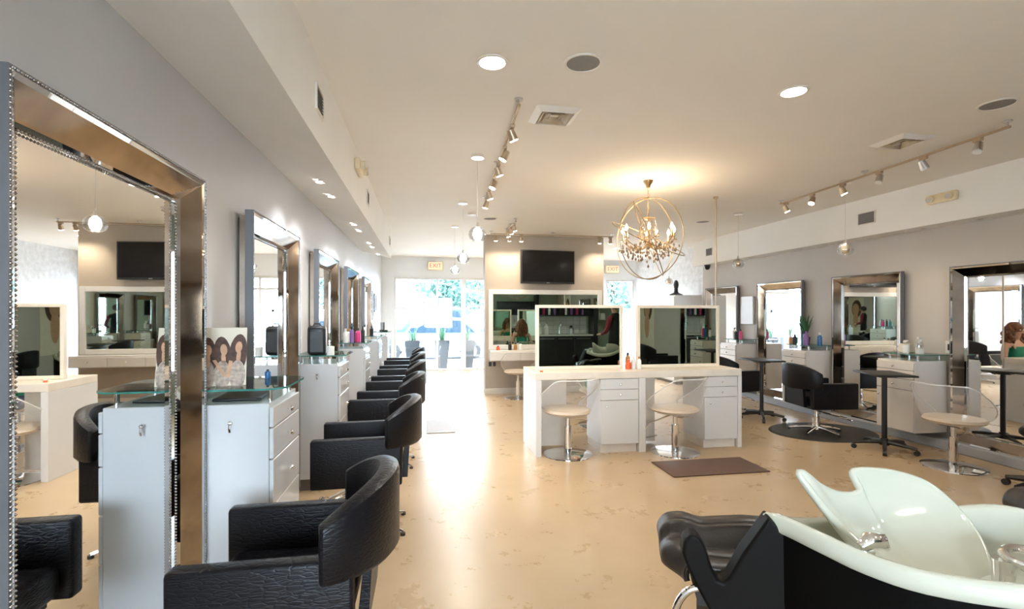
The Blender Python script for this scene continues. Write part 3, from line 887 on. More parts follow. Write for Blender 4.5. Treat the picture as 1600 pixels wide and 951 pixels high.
def track(name_label, p0, p1, heads, drops=(), group='track lights on the ceiling'):
    p0, p1 = Vector(p0), Vector(p1); d = (p1 - p0); L = d.length; d.normalize()
    rz = math.atan2(d.y, d.x)
    t = thing('track_light', name_label, 'light', (p0.x, p0.y, ZC), rz, group)
    MB().box(0, L, -.011, .011, -.060, -.042, .003).build('rail', 'bronze', t)
    for x in (.02, L / 2, L - .02):
        MB().cyl((x, 0, -.042), (x, 0, -.012), .008, n=10).cyl((x, 0, -.012), (x, 0, -.001), .03, n=16).build('ceiling_mount', 'steel', t)
    for (x, aim, on) in heads:
        aim = Vector(aim).normalized()
        MB().box(x - .035, x + .035, -.016, .016, -.085, -.058, .004).build('adapter', 'bronze', t)
        c = Vector((x, 0, -.135))
        h = MB().cyl(c - aim * .045, c + aim * .035, .026, .034, n=18).tube([(x, 0, -.085), (x, .0, -.11), tuple(c - aim * .02)], .006, 6).build('lamp_head', 'steel' if not on else 'bronze', t)
        MB().cyl(c + aim * .035, c + aim * .041, .030, n=18).build('bulb', 'bulb_spot' if on else 'white_plastic', h)
        if on: lamp('SPOT', t, c + aim * .06, on, (1, .86, .66), .03, 95, .7, aim)
    return t


track('track light with six lit heads left of the chandelier', (.62, 3.30, 0), (.73, 6.20, 0),
      [(.35 + k * .48, ((.25, -.45, -1), (.1, .5, -1), (.2, -.4, -1), (-.1, .4, -1), (.2, -.3, -1), (.1, .3, -1))[k], 16) for k in range(6)])
track('long track light at the right with three lit and three dark heads', (4.50, 5.75, 0), (4.32, 3.05, 0),
      [(.12 + k * .47, (.15, .45 * (-1) ** k, -1), 16 if k < 3 else 0) for k in range(6)])
track('short track light in front of the partition pointing at the camera', (1.36, 7.5, 0), (1.36, 8.45, 0), [(.15 + k * .3, (.3, -.3, -1), 10) for k in range(3)])
track('track light across the partition washing the television wall', (1.12, 8.72, 0), (3.40, 8.72, 0),
      [(x, (.1, .6, -1), 13) for x in (.10, .34, .56, 2.02, 2.22)])


def pendant(label, x, y, zb, on=3.0, group='glass pendant lamps'):
    t = thing('pendant_lamp', label, 'pendant lamp', (x, y, ZC), 0, group)
    MB().cyl((0, 0, -.03), (0, 0, -.001), .06, n=24).build('canopy', 'chrome', t)
    z = zb - ZC
    MB().cyl((0, 0, z + .10), (0, 0, -.03), .0022, n=6).build('cord', 'steel', t)
    MB().cyl((0, 0, z + .055), (0, 0, z + .105), .02, .008, n=14).build('socket', 'chrome', t)
    MB().lathe([(.02, .06), (.05, .052), (.075, .02), (.082, -.015), (.07, -.05), (.045, -.068)], 24, (0, 0, z)).build('glass_shade', 'glass', t, 60, solid=.004)
    MB().lathe([(.015, .05), (.034, .03), (.04, -.01), (.030, -.045)], 18, (0, 0, z)).build('inner_glass', 'crystal_clear' if not on else 'bulb_cool', t, 60, solid=.003)
    MB().ball((0, 0, z + .0), .02, u=10, v=8).build('bulb', 'bulb_cool' if on else 'white_plastic', t)
    if on: lamp('POINT', t, (0, 0, z - .03), on, (1, .95, .86), .03)
    return t


pendant('lit glass pendant lamp nearest along the left side of the aisle', .47, 4.57, 2.23, 34)
pendant('lit glass pendant lamp, middle of the left row', .48, 6.51, 2.22, 34)
pendant('lit glass pendant lamp, farthest of the left row', .48, 8.30, 2.22, 34)
pendant('unlit glass pendant lamp hanging below the right track light', 4.525, 4.76, 2.20, 0)
pendant('unlit glass pendant lamp at the far right behind the gold pole', 4.45, 6.55, 2.22, 0)
pendant('unlit glass pendant lamp hanging above the black bust', 4.95, 9.60, 2.16, 0)
o = MB().cyl((.66, 7.22, ZC - .035), (.66, 7.22, ZC - .001), .065, n=24).build('smoke_detector', 'trim_white'); tag(o, 'round smoke detector on the ceiling by the pendants', 'smoke detector')


def wall_vent(label, x, y, z, face, wy=.20, hz=.15):
    t = thing('wall_vent', label, 'vent', (x, y, z), R(-90) if face > 0 else R(90), 'air grilles in the soffits')
    for (a, b, c, d) in ((-wy / 2, wy / 2, -hz / 2, -hz / 2 + .012), (-wy / 2, wy / 2, hz / 2 - .012, hz / 2), (-wy / 2, -wy / 2 + .012, -hz / 2 + .012, hz / 2 - .012), (wy / 2 - .012, wy / 2, -hz / 2 + .012, hz / 2 - .012)):
        MB().box(a, b, .0005, .012, c, d).build('frame_rail', 'trim_white', t)
    MB().box(-wy / 2 + .012, wy / 2 - .012, .0005, .003, -hz / 2 + .012, hz / 2 - .012).build('backing', 'vent_dark', t)
    n = 7
    for k in range(n):
        zz = -hz / 2 + .012 + (hz - .024) * (k + .5) / n
        MB().prism([(.003, zz - .003), (.010, zz - .007), (.010, zz - .004), (.003, zz + .001)], 'x', -wy / 2 + .012, wy / 2 - .012).build('louvre', 'grille', t)
    return t


wall_vent('air grille in the left soffit, nearest to the camera', -.604, 3.01, 2.71, 1)
wall_vent('air grille in the left soffit, past the emergency light', -.604, 5.44, 2.71, 1)
wall_vent('air grille in the left soffit, farthest', -.604, 8.7, 2.72, 1)
wall_vent('air grille in the right soffit, beside the emergency light', 5.49, 5.45, 2.70, -1, .26, .16)
wall_vent('air grille in the right soffit, farthest', 5.49, 9.0, 2.70, -1, .24, .16)


def emergency(label, x, y, z, face):
    t = thing('emergency_light', label, 'light', (x, y, z), R(-90) if face > 0 else R(90), 'emergency lights on the soffits')
    MB().box(-.15, .15, .0005, .05, -.05, .05, .012, 2).build('housing', 'cream_plastic', t)
    for s in (-1, 1):
        h = MB().cyl((s * .10, .045, .0), (s * .10, .085, -.005), .034, .04, n=18).build('lamp_head', 'cream_plastic', t)
        MB().cyl((s * .10, .0855, -.005), (s * .10, .088, -.005), .033, n=18).build('lens', 'steel', h)


emergency('cream twin-head emergency light on the left soffit', -.604, 4.6, 2.79, 1)
emergency('cream twin-head emergency light on the right soffit', 5.49, 4.49, 2.74, -1)


def exit_sign(label, x, y, z):
    t = thing('exit_sign', label, 'sign', (x, y, z), 0, 'lit exit signs')
    MB().box(-.20, .20, -.04, .04, -.11, .11, .012, 2).build('housing', 'cream_plastic', t)
    MB().box(-.175, .175, -.0415, -.04, -.09, .09).build('face', 'exit_face', t)
    text_mesh('EXIT', .15, 'exit_red', t, (0, -.043, 0), (R(90), 0, 0))
    MB().box(-.04, .04, .0405, .058, -.04, .04).build('mount', 'cream_plastic', t)


exit_sign('lit exit sign above the shop window on the left', .25, YB - .06, 2.72)
exit_sign('lit exit sign right of the partition near the chandelier', 5.05, YB - .06, 2.70)
t = thing('security_camera', 'small black dome camera on the right soffit edge', 'camera', (5.60, 9.25, 2.474))
MB().cyl((0, 0, -.03), (0, 0, -.001), .06, n=20).build('mount', 'black_plastic', t)
MB().lathe([(.055, -.03), (.05, -.07), (.03, -.095), (0, -.105)], 20).build('dome', 'screen', t)

# ------------------------------------------------------------------ chandelier
t = thing('orb_chandelier', 'gold orb chandelier with candle bulbs and crystal drops', 'chandelier', (2.40, 5.13, ZC))
MB().lathe([(0, -.001), (.055, -.001), (.05, -.02), (.028, -.05), (.024, -.07), (.012, -.085), (0, -.085)], 24).build('canopy', 'brass', t)
m = MB()
zc = -.635; Ro = .445
for k in range(9):
    z = -.09 - k * .032
    pts = []
    for i in range(12):
        a = 2 * math.pi * i / 12
        u, v = .008 * math.cos(a), .020 * math.sin(a)
        pts.append((u, 0, z + v - .008) if k % 2 == 0 else (0, u, z + v - .008))
    m.tube(pts, .0028, 6, True)
o = m.build('chain', 'brass', t)
MB().cyl((0, 0, -.36), (0, 0, -.80), .008, n=10).lathe([(.01, -.40), (.07, -.41), (.075, -.42), (.01, -.435)], 20).lathe([(0, -.74), (.03, -.72), (.045, -.69), (.02, -.66), (.012, -.64)], 16).build('stem', 'brass', t)
for k, (rx, ry, rz) in enumerate(((90, 0, 25), (90, 0, 118), (68, 14, 60), (22, 20, 0))):
    mt = Matrix.Rotation(R(rz), 3, 'Z') @ Matrix.Rotation(R(ry), 3, 'Y') @ Matrix.Rotation(R(rx), 3, 'X')
    rr = Ro - .006 * k
    MB().tube([mt @ Vector((rr * math.cos(2 * math.pi * i / 64), rr * math.sin(2 * math.pi * i / 64), 0)) + Vector((0, 0, zc)) for i in range(64)], .005, 8, True).build('orb_ring', 'ring', t)
for k in range(8):
    a = R(22 + 45 * k); d = Vector((math.cos(a), math.sin(a), 0)); r = .26 if k % 2 else .30
    rr = .27 if k % 2 else .325
    ar = MB().tube([Vector((0, 0, -.70)), d * .08 + Vector((0, 0, -.745)), d * .18 + Vector((0, 0, -.735)), d * (rr - .03) + Vector((0, 0, -.69)), d * rr + Vector((0, 0, -.655))], .006, 8).lathe([(0, 0), (.032, .004), (.034, .010), (0, .008)], 14, d * rr + Vector((0, 0, -.66))).build('arm', 'brass', t)
    MB().cyl(d * rr + Vector((0, 0, -.652)), d * rr + Vector((0, 0, -.575)), .010, n=10).build('candle_sleeve', 'brass', ar)
    MB().lathe([(0, 0), (.008, .003), (.017, .025), (.012, .05), (0, .075)], 10, d * rr + Vector((0, 0, -.575))).build('bulb', 'bulb_warm', ar)
    lamp('POINT', t, d * rr + Vector((0, 0, -.53)), 4.2, (1, .76, .50), .02)
m = MB(); m2 = MB()
def drop(mm, p, s):
    mm.lathe([(0, -s), (s * .42, -s * .45), (s * .30, 0), (0, s * .5)], 6, p)
for k in range(8):
    a = R(22 + 45 * k); rr = .27 if k % 2 else .325
    for i in range(7):
        f = .25 + .11 * i
        drop(m if i % 2 else m2, (math.cos(a + .1 * math.sin(i)) * rr * f, math.sin(a + .1 * math.sin(i)) * rr * f, -.755 + .02 * math.sin(i * 2) - (.03 if i % 3 == 0 else 0)), .020)
    drop(m, (math.cos(a) * rr, math.sin(a) * rr, -.70), .026)
    drop(m, (math.cos(a + .35) * rr * 1.05, math.sin(a + .35) * rr * 1.05, -.735), .026)
for ring, (rr, zz, n) in enumerate(((.29, -.76, 22), (.21, -.73, 20), (.10, -.86, 8), (.17, -.82, 12), (.06, -.55, 7), (.11, -.60, 12), (.08, -.66, 10), (.14, -.69, 14), (.22, -.80, 14))):
    for i in range(n):
        a = 2 * math.pi * (i + .3 * ring) / n
        drop(m2 if ring in (1, 4, 5, 6) else m, (rr * math.cos(a), rr * math.sin(a), zz + random.uniform(-.018, .018)), .029)
drop(m, (0, 0, -.93), .032)
o = m.build('smoky_crystals', 'crystal', t, 5); o['kind'] = 'stuff'
o = m2.build('clear_crystals', 'crystal_clear', t, 5); o['kind'] = 'stuff'
m = MB()
for k in range(12):
    a = 2 * math.pi * k / 12
    m.tube([(.07 * math.cos(a), .07 * math.sin(a), -.425), (.10 * math.cos(a), .10 * math.sin(a), -.56), (.06 * math.cos(a), .06 * math.sin(a), -.66)], .004, 5)
o = m.build('bead_strands', 'crystal_clear', t); o['kind'] = 'stuff'
lamp('POINT', t, (0, 0, -.25), 2.0, (1, .74, .48), .15)


# ================================================================== WASH UNIT  (p: towards the foot end, q: away from camera)
def L(p, q, z): return (p, -q, z)


def make_wash(label):
    t = thing('wash_unit', label, 'wash unit', (1.17, 1.55, 0), math.atan2(.3697, -.929), 'hair wash units')
    near = [(-.002, .022, .80), (-.039, -.017, .805), (-.111, -.117, .80), (-.202, -.21, .787), (-.321, -.292, .785), (-.514, -.344, .795), (-.72, -.33, .805), (-.90, -.22, .815), (-.975, -.03, .825), (-.90, .14, .825), (-.795, .215, .825), (-.66, .255, .79), (-.48, .275, .745), (-.30, .25, .725), (-.14, .185, .735), (-.03, .10, .775), (.004, .05, .795)]
    ol = catmull(near, 4, True); n = len(ol)
    cen = Vector((-.47, .03, 0))
    def ring(off, dz, zabs=None):
        out = []
        for i in range(n):
            a = ol[i - 1]; b = ol[(i + 1) % n]; d = (b - a); d.z = 0; d.normalize()
            nr = Vector((-d.y, d.x, 0))
            if nr.dot(cen - Vector((ol[i].x, ol[i].y, 0))) < 0: nr = -nr
            p = ol[i] + nr * off
            out.append(L(p.x, p.y, (ol[i].z + dz) if zabs is None else zabs))
        return out
    def shrink(f, z):
        return [L(cen.x + (p.x - cen.x) * f, cen.y + (p.y - cen.y) * f, z) for p in ol]
    b = MB()
    rows = [ring(0.004, -.062), ring(-.004, -.055), ring(-.006, -.03), ring(-.002, -.008), ring(.008, 0), ring(.022, -.001), ring(.032, -.012), shrink(.86, .70), shrink(.80, .64), shrink(.66, .60), shrink(.3, .585)]
    b.grid(rows, True); vs = b.last; b.bm.faces.new(vs[-1])
    b.build('basin_tray', 'ceramic', t, 60)
    b = MB(); b.grid([ring(.006, -.055), ring(.008, -.30), shrink(.93, .35), shrink(.86, .12), shrink(.84, .02)], True); vs = b.last; b.bm.faces.new(vs[-1])
    b.build('tub_shell', 'tub_black', t, 60)
    # tilting scoop-shaped bowl with a neck notch between two horns
    rim = [(-.272, -.035, .735), (-.205, .02, .80), (-.155, .08, .872), (-.128, .10, .922), (-.150, .105, .918), (-.205, .135, .872), (-.27, .165, .838), (-.340, .20, .825), (-.372, .215, .838), (-.365, .235, .868), (-.365, .25, .898), (-.44, .265, .902), (-.52, .275, .892), (-.615, .265, .862), (-.685, .22, .79), (-.705, .14, .715), (-.68, .05, .655)]
    rm = catmull(rim, 4)
    bot0, bot1 = Vector((-.275, -.09, .655)), Vector((-.645, -.03, .63))
    rows = []; K = 16; nn = len(rm)
    for i, p in enumerate(rm):
        s = i / (nn - 1)
        q = bot0.lerp(bot1, min(1, max(0, (s - .05) / .9)))
        q = q + Vector((0, -.055 * math.sin(math.pi * s), 0))
        row = []
        for k in range(K + 1):
            v = k / K
            c = p.lerp(q, v)
            bl = math.sin(math.pi * v) ** .9
            c = c + Vector((-.012 * bl, (.055 + .03 * math.sin(math.pi * s)) * bl * math.sin(math.pi * min(1, max(0, s))) , -.055 * bl * math.sin(math.pi * s)))
            row.append(L(*c))
        rows.append(row)
    for _ in range(14):
        new = [list(r) for r in rows]
        for i in range(1, nn - 1):
            for k in range(2, K):
                wgt = min(1, (k - 1) / 4) * .5
                av = (Vector(rows[i - 1][k]) + Vector(rows[i + 1][k]) + Vector(rows[i][k - 1]) + Vector(rows[i][k + 1])) / 4
                new[i][k] = tuple(Vector(rows[i][k]).lerp(av, wgt))
        rows = new
    b = MB(); b.grid(rows); o = b.build('wash_bowl', 'ceramic', t, 80, solid=.026)
    bv = o.modifiers.new('bev', 'BEVEL'); bv.width = .011; bv.segments = 3; bv.limit_method = 'ANGLE'; bv.angle_limit = R(50)
    MB().tube([L(*p) for p in rm], .0135, 10).build('bowl_lip', 'ceramic', t, 80)
    # chrome lever and spray hose
    MB().cyl(L(-.245, -.125, .70), L(-.250, -.125, .765), .020, n=16).tube([L(-.225, -.135, .775), L(-.250, -.128, .795), L(-.285, -.12, .792), L(-.305, -.11, .768)], [.016, .026, .027, .015], 14).build('mixer_lever', 'chrome', t, 60)
    f = Vector((-.655, -.05, .705))
    MB().cyl(L(f.x, f.y, .64), L(f.x, f.y, f.z + .035), .028, n=18).build('mixer_base', 'chrome', t)
    MB().tube([L(f.x + .05 * math.cos(a) - .055, f.y + .035 * math.sin(a), f.z + .045 + .012 * math.sin(a)) for a in [2.9 - i * .32 for i in range(14)]], .014, 10).build('spray_hose', 'chrome', t)
    MB().tube([L(f.x - .07, f.y - .03, f.z + .05), L(f.x - .12, f.y - .02, f.z + .052), L(f.x - .17, f.y - .0, f.z + .045)], [.013, .019, .024], 12).build('spray_head', 'chrome', t)
    MB().box(-.80, -.60, -.10, .20, .60, .66, .02, 2).build('tap_ledge', 'ceramic', t)
    # V-shaped side wings
    wing = [(0.0, .80), (.04, .735), (.085, .665), (.13, .575), (.15, .557), (.17, .562), (.185, .60), (.205, .665), (.228, .705), (.255, .717), (.282, .690), (.287, .645), (.275, .61), (.244, .541), (.205, .47), (.15, .36), (.06, .16), (.02, .03), (-.16, .03), (-.16, .45), (-.05, .74)]
    for q0 in (-.012, .41):
        nm = MB().prism([(a, z if q0 < 0 else min(z, .47 + .25 * max(0, z - .47))) for a, z in wing], 'y', -(q0 + (.08 if q0 < 0 else .03)), -q0).build('side_wing', 'wing', t, 30)
        bv = nm.modifiers.new('bev', 'BEVEL'); bv.width = .014; bv.segments = 3; bv.limit_method = 'ANGLE'
    # channelled seat with a rolled front edge and a raised far bolster
    rows = []; Q = 48; U = 26
    def sm(x): x = min(1, max(0, x)); return x * x * (3 - 2 * x)
    for i in range(U + 1):
        u = i / U; row = []
        for j in range(Q + 1):
            q = .072 + .33 * j / Q
            pf = .262 + .072 * sm((q - .07) / .15)
            if u < .7: p = -.08 + (pf + .08 - .05) * u / .7; dz = 0; dp = 0
            else:
                a = (u - .7) / .3 * math.pi * .62
                p = pf - .05 + .05 * math.sin(a); dz = -.055 * (1 - math.cos(a))
            ch = abs(math.sin(math.pi * 4 * j / Q)) ** .6 * (.013 if u < .6 else .013 * max(0, 1 - (u - .6) / .2))
            z = .552 + .035 * sm((q - .26) / .06) + (.045 - .13 * max(0, p)) * sm((q - .24) / .08) + .03 * sm((p - .16) / .1)
            row.append(L(p, q, z + ch + dz))
        rows.append(row)
    b = MB(); b.grid(rows); b.build('seat_cushion', 'brown_leather', t, 60, solid=.02)
    MB().prism([(-.05, .42), (.22, .42), (.24, .50), (-.05, .52)], 'y', -.39, -.075).build('seat_frame', 'black_plastic', t)
    MB().box(-.06, .18, -.40, -.08, .02, .44, .01).build('pedestal', 'tub_black', t)
    for q in (.02,):
        MB().tube([L(*v) for v in catmull([(.20, q, .52), (.262, q, .50), (.305, q, .43), (.318, q, .30), (.322, q, .012)], 5)], .013, 10).build('foot_tube', 'chrome', t)
    MB().tube([L(.322, .02, .015), L(.20, .05, .015), L(.10, .10, .015)], .012, 10).build('foot_bar', 'chrome', t)
    return t


wu = make_wash('black and celadon hair wash unit in the right foreground')
dup(wu, (1.17 + 1.84, 1.55 - .01, 0), wu.rotation_euler.z, 'second hair wash unit at the right edge, mostly out of view')


# ================================================================== SMALL THINGS
def bottle(label, x, y, z, h, r, m, cap='black_plastic', style=0, group='bottles on the stations'):
    t = thing('bottle', label, 'bottle', (x, y, z), 0, group)
    if style == 1:      # pump bottle
        MB().lathe([(0, 0), (r, 0), (r, h * .70), (r * .6, h * .77), (r * .3, h * .79), (0, h * .79)], 14).build('body', m, t)
        MB().cyl((0, 0, h * .79), (0, 0, h * .93), r * .25, n=10).box(-r * .25, r * 1.0, -r * .22, r * .22, h * .92, h).build('pump', cap, t)
    elif style == 2:    # wide jar
        MB().lathe([(0, 0), (r, 0), (r, h * .7), (0, h * .7)], 16).build('body', m, t)
        MB().lathe([(r * 1.03, h * .7), (r * 1.03, h), (0, h), ], 16).lathe([(0, h * .7), (r * 1.03, h * .7)], 16).build('lid', cap, t)
    else:
        MB().lathe([(0, 0), (r, 0), (r * 1.02, h * .3), (r, h * .68), (r * .5, h * .80), (r * .42, h * .82), (0, h * .82)], 14).build('body', m, t)
        MB().lathe([(0, h * .82), (r * .5, h * .82), (r * .46, h), (0, h)], 12).build('cap', cap, t)
    return t


ZS = 1.071 + .0706; ZR = .966 + .0706
# printed card on the first left shelf
t = thing('printed_card', 'printed card showing three long-haired women on the nearest glass shelf', 'picture card', (-.985, 2.66, ZS + .001), R(8))
W2, Hc = .105, .285
cr = MB().prism([(0.0, 0), (-.004, 0), (.030, Hc), (.034, Hc)], 'x', -W2, W2).build('card', 'paper', t)
def onc(u, v, e=.0): return (u, -.0045 + .034 * v / Hc - e, v)
def blob(name, cx, cz, rx, rz, mm, e, sk=0.0, n=20):
    m = MB(); m.poly([onc(cx + rx * math.cos(2 * math.pi * i / n) + sk * rz * math.sin(2 * math.pi * i / n), (cz + rz * math.sin(2 * math.pi * i / n)) * 1.16, e) for i in range(n)])
    return m.build(name, mm, t)
for k, (cx, cz, sk) in enumerate(((-.068, .165, 0), (.0, .168, -.1), (.066, .178, .1))):
    blob('printed_hair', cx, cz - .048, .041, .088, 'print_hair', .0008 + k * .0001, sk)
    blob('printed_face', cx + .004, cz - .016, .0155, .024, 'print_skin', .0014, sk); blob('printed_neck', cx + .004, cz - .055, .010, .03, 'print_skin', .0012, sk)
    blob('printed_dress', cx, .045, .036, .062, 'print_dress', .0011 + k * .0001)
m = MB(); m.poly([onc(-.045, .125, .0018), (onc(-.03, .128, .0018)), onc(.020, .05, .0018), onc(.008, .042, .0018)]); m.build('printed_arm', 'print_skin', t)
m = MB(); m.poly([onc(.028, .125, .0019), (onc(.045, .120, .0019)), onc(.034, .045, .0019), onc(.016, .042, .0019)]); m.build('printed_arm', 'print_skin', t)
t = thing('comb_case', 'flat dark tray lying under the nearest glass shelf', 'tray', (-.93, 2.79, 1.071), R(4))
MB().box(-.10, .12, -.16, .16, 0.0005, .012, .004).build('tray', 'black_plastic', t)
MB().box(-.085, .105, -.145, .145, .012, .0135).build('liner', 'brown_mat', t)
bottle('small blue bottle with dark cap on the nearest glass shelf', -.86, 2.95, ZS, .048, .015, 'blue', 'black_plastic')

t = thing('upright_case', 'tall black upright padded case on the second left shelf', 'case', (-.92, 4.52, ZS), R(6))
MB().box(-.075, .075, -.055, .055, 0, .25, .03, 3).build('body', 'black_plastic', t)
MB().box(-.05, .05, -.0575, -.0555, .03, .20).build('front_panel', 'rubber', t)
MB().tube([(-.03, 0, .245), (-.02, 0, .268), (.02, 0, .268), (.03, 0, .245)], .006).build('handle', 'rubber', t)
bottle('white squat jar beside the black upright case', -.80, 4.47, ZS, .075, .03, 'white_plastic', 'white_plastic', 2)
bottle('dark slim bottle behind the black upright case', -.92, 4.81, ZS, .14, .024, 'black_plastic', 'white_plastic')
for i, (dx, dy, h, r, m_, c_, st, lab) in enumerate([(.14, -.16, .17, .028, 'white_plastic', 'white_plastic', 0, 'white bottle, nearest of those beside the pink bottle'), (.20, -.06, .19, .026, 'purple', 'black_plastic', 0, 'purple bottle on the third left shelf'),
        (.14, .03, .16, .03, 'white_plastic', 'amber', 1, 'white pump bottle with amber top on the third left shelf'), (.26, .05, .17, .034, 'pink', 'black_plastic', 0, 'pink bottle on the third left shelf'), (.16, .16, .18, .03, 'teal', 'black_plastic', 1, 'teal pump bottle on the third left shelf'), (.30, .19, .19, .026, 'black_plastic', 'black_plastic', 0, 'black bottle on the third left shelf')]):
    bottle(lab, XL + dx, 6.49 + dy, ZS, h, r, m_, c_, st)
for i, (dx, dy, h, r, m_, lab) in enumerate([(.15, -.1, .17, .03, 'white_plastic', 'white bottle on the fourth left shelf'), (.24, .06, .15, .03, 'black_plastic', 'black bottle on the fourth left shelf')]):
    bottle(lab, XL + dx, 8.28 + dy, ZS, h, r, m_)
# right stations
t = thing('potted_fern', 'small green potted fern on the right station', 'plant', (5.60, 6.60, ZR))
MB().lathe([(0, 0), (.045, 0), (.06, .11), (.052, .11), (.05, .10), (0, .10)], 18).build('pot', 'black_plastic', t)
for k in range(34):
    a = random.uniform(0, 6.28); r = random.uniform(.08, .19); h = random.uniform(.20, .40)
    d = Vector((math.cos(a), math.sin(a), 0)); s = Vector((-d.y, d.x, 0)) * .012
    if (d.x * r) > .10: d = -d
    pts = [d * r * u + Vector((0, 0, .10 + h * (1.7 * u - .75 * u * u))) for u in (0, .25, .5, .75, 1)]
    MB().grid([[p - s * f, p + s * f] for p, f in zip(pts, (.4, 1, 1, .7, .05))]).build('frond', 'leaf', t, solid=.002)
for i, (x, y, h, r, m_, c_, st, lab) in enumerate([(5.45, 6.42, .20, .034, 'purple', 'purple', 0, 'purple bottle beside the potted fern'), (5.50, 6.50, .21, .032, 'teal', 'black_plastic', 1, 'teal pump bottle beside the potted fern'),
        (5.43, 6.62, .15, .03, 'black_plastic', 'black_plastic', 0, 'black bottle in front of the potted fern'), (5.44, 6.71, .12, .03, 'amber', 'white_plastic', 0, 'amber bottle left of the potted fern'),
        (5.62, 6.36, .18, .03, 'blue', 'white_plastic', 0, 'blue bottle right of the potted fern'),
        (5.50, 8.02, .18, .03, 'pink', 'black_plastic', 0, 'pink bottle on the farthest right shelf'), (5.48, 8.13, .17, .03, 'black_plastic', 'white_plastic', 0, 'black bottle on the farthest right shelf'), (5.52, 8.24, .20, .03, 'white_plastic', 'black_plastic', 1, 'white pump bottle on the farthest right shelf'),
        (5.55, 4.98, .09, .035, 'white_plastic', 'white_plastic', 2, 'white jar left of the white spray bottle'), (5.60, 4.87, .10, .03, 'white_plastic', 'steel', 2, 'white jar with steel lid behind the spray bottle'),
        (5.50, 1.55, .20, .032, 'pink', 'white_plastic', 0, 'pink bottle seen only in the island mirror'), (5.48, 1.66, .22, .03, 'blue', 'black_plastic', 1, 'blue pump bottle seen only in the island mirror'), (5.53, 1.74, .17, .03, 'white_plastic', 'black_plastic', 0, 'white bottle seen only in the island mirror')]):
    bottle(lab, x, y, ZR, h, r, m_, c_, st)
t = thing('spray_bottle', 'white trigger spray bottle on the right station', 'spray bottle', (5.52, 4.78, ZR), R(200))
MB().lathe([(0, 0), (.034, 0), (.036, .08), (.026, .12), (.013, .14), (0, .14)], 16).build('body', 'glass', t)
MB().lathe([(0, .003), (.031, .003), (.032, .06), (0, .06)], 16).build('liquid', 'white_plastic', t)
MB().cyl((0, 0, .138), (0, 0, .165), .014, n=12).box(-.03, .06, -.012, .012, .165, .195, .006).build('spray_head', 'white_plastic', t)
MB().tube([(.03, 0, .165), (.04, 0, .14), (.035, 0, .12)], .005).build('trigger', 'white_plastic', t)
t = thing('tissue_box', 'cream tissue box left of the white spray bottle', 'box', (5.64, 5.06, ZR), R(5))
MB().box(-.05, .05, -.055, .055, 0, .10, .004).build('box', 'cream_frame', t)
MB().grid([[(-.03 * f, .01 * s + .02 * u * s, .10 + .04 * u) for s in (-1, 0, 1)] for f, u in ((-1, .2), (0, 1), (1, .3))]).build('tissue', 'white_plastic', t, solid=.002)
t = thing('wall_switch', 'white wall switch plate beside the big right mirror', 'switch', (XR, 4.66, 1.12), R(90))
MB().box(-.045, .045, .0005, .008, -.07, .07, .003).build('plate', 'white_plastic', t)
MB().box(-.015, .015, .008, .012, -.035, .035).build('rocker', 'black_plastic', t)
o = MB().box(XR - .05, XR - .0005, 8.0, 8.36, 1.30, 1.80, .004).build('wall_cabinet', 'white_lam'); tag(o, 'small white wall panel above the farthest right cabinet', 'panel')
# island things
bottle('orange bottle between the two island mirrors', 2.235, 5.28, .876, .105, .032, 'orange', 'orange', 0, 'things on the island')
bottle('clear pump bottle between the two island mirrors', 2.30, 5.30, .876, .15, .026, 'white_plastic', 'white_plastic', 1, 'things on the island')
bottle('white bottle with amber cap between the island mirrors', 2.345, 5.24, .876, .14, .024, 'white_plastic', 'amber', 0, 'things on the island')
bottle('brown bottle between the island mirrors, at the back', 2.30, 5.45, .876, .17, .03, 'amber', 'black_plastic', 0, 'things on the island')
bottle('small red cap jar at the left end of the island', 1.21, 5.16, .876, .025, .016, 'orange', 'white_plastic', 2, 'things on the island')
# partition shelf things
for i, (x, m_, h, lab) in enumerate([(1.30, 'orange', .08, 'red jar on the partition drawer shelf'), (1.52, 'black_plastic', .15, 'black bottle on the partition drawer shelf'), (1.62, 'amber', .13, 'amber bottle on the partition drawer shelf'), (1.72, 'white_plastic', .14, 'white bottle on the partition drawer shelf')]):
    bottle(lab, x, 9.0, .826, h, .032, m_, 'black_plastic', 0, 'things on the partition shelf')

# ------------------------------------------------------------------ far end of the room
t = thing('reception_cabinet', 'tall white cabinet by the stone wall carrying the black bust', 'cabinet', (5.17, 9.75, 0))
MB().box(0, .595, 0, 1.75, .06, 1.88, .004).build('body', 'white_lam', t)
MB().box(.03, .59, .03, 1.72, 0, .06).build('plinth', 'gap', t)
for k in range(3):
    d = MB().box(-.018, -.001, .02 + k * .575, .575 + k * .575, .08, 1.86, .003).build('door', 'white_lam', t)
    MB().box(-.03, -.018, .50 + k * .575, .515 + k * .575, .9, 1.1).build('handle', 'steel', d)
t = thing('display_bust', 'black mannequin bust on top of the tall white cabinet', 'bust', (5.32, 10.0, 1.881), R(15))
MB().lathe([(0, 0), (.16, 0), (.16, .02), (.12, .035), (.06, .06), (.045, .10), (.05, .13), (.045, .14), (0, .14)], 20, (0, 0, 0), 1, .7).build('shoulders', 'black_plastic', t)
MB().lathe([(0, .12), (.035, .13), (.05, .17), (.06, .23), (.05, .29), (.025, .325), (0, .33)], 16, (0, 0, 0), .85, 1.0).build('head', 'black_plastic', t)
t = thing('waiting_chair', 'clear louis-style chair by the shop window, left one', 'chair', (.12, 12.45, 0), R(170), 'clear waiting chairs')
MB().box(-.22, .22, -.21, .22, .43, .45, .008).build('seat', 'acrylic', t)
MB().tube([(.17 * math.cos(a), -.23, .74 + .20 * math.sin(a)) for a in [2 * math.pi * i / 24 for i in range(24)]], .014, 8, True).build('back_ring', 'acrylic', t)
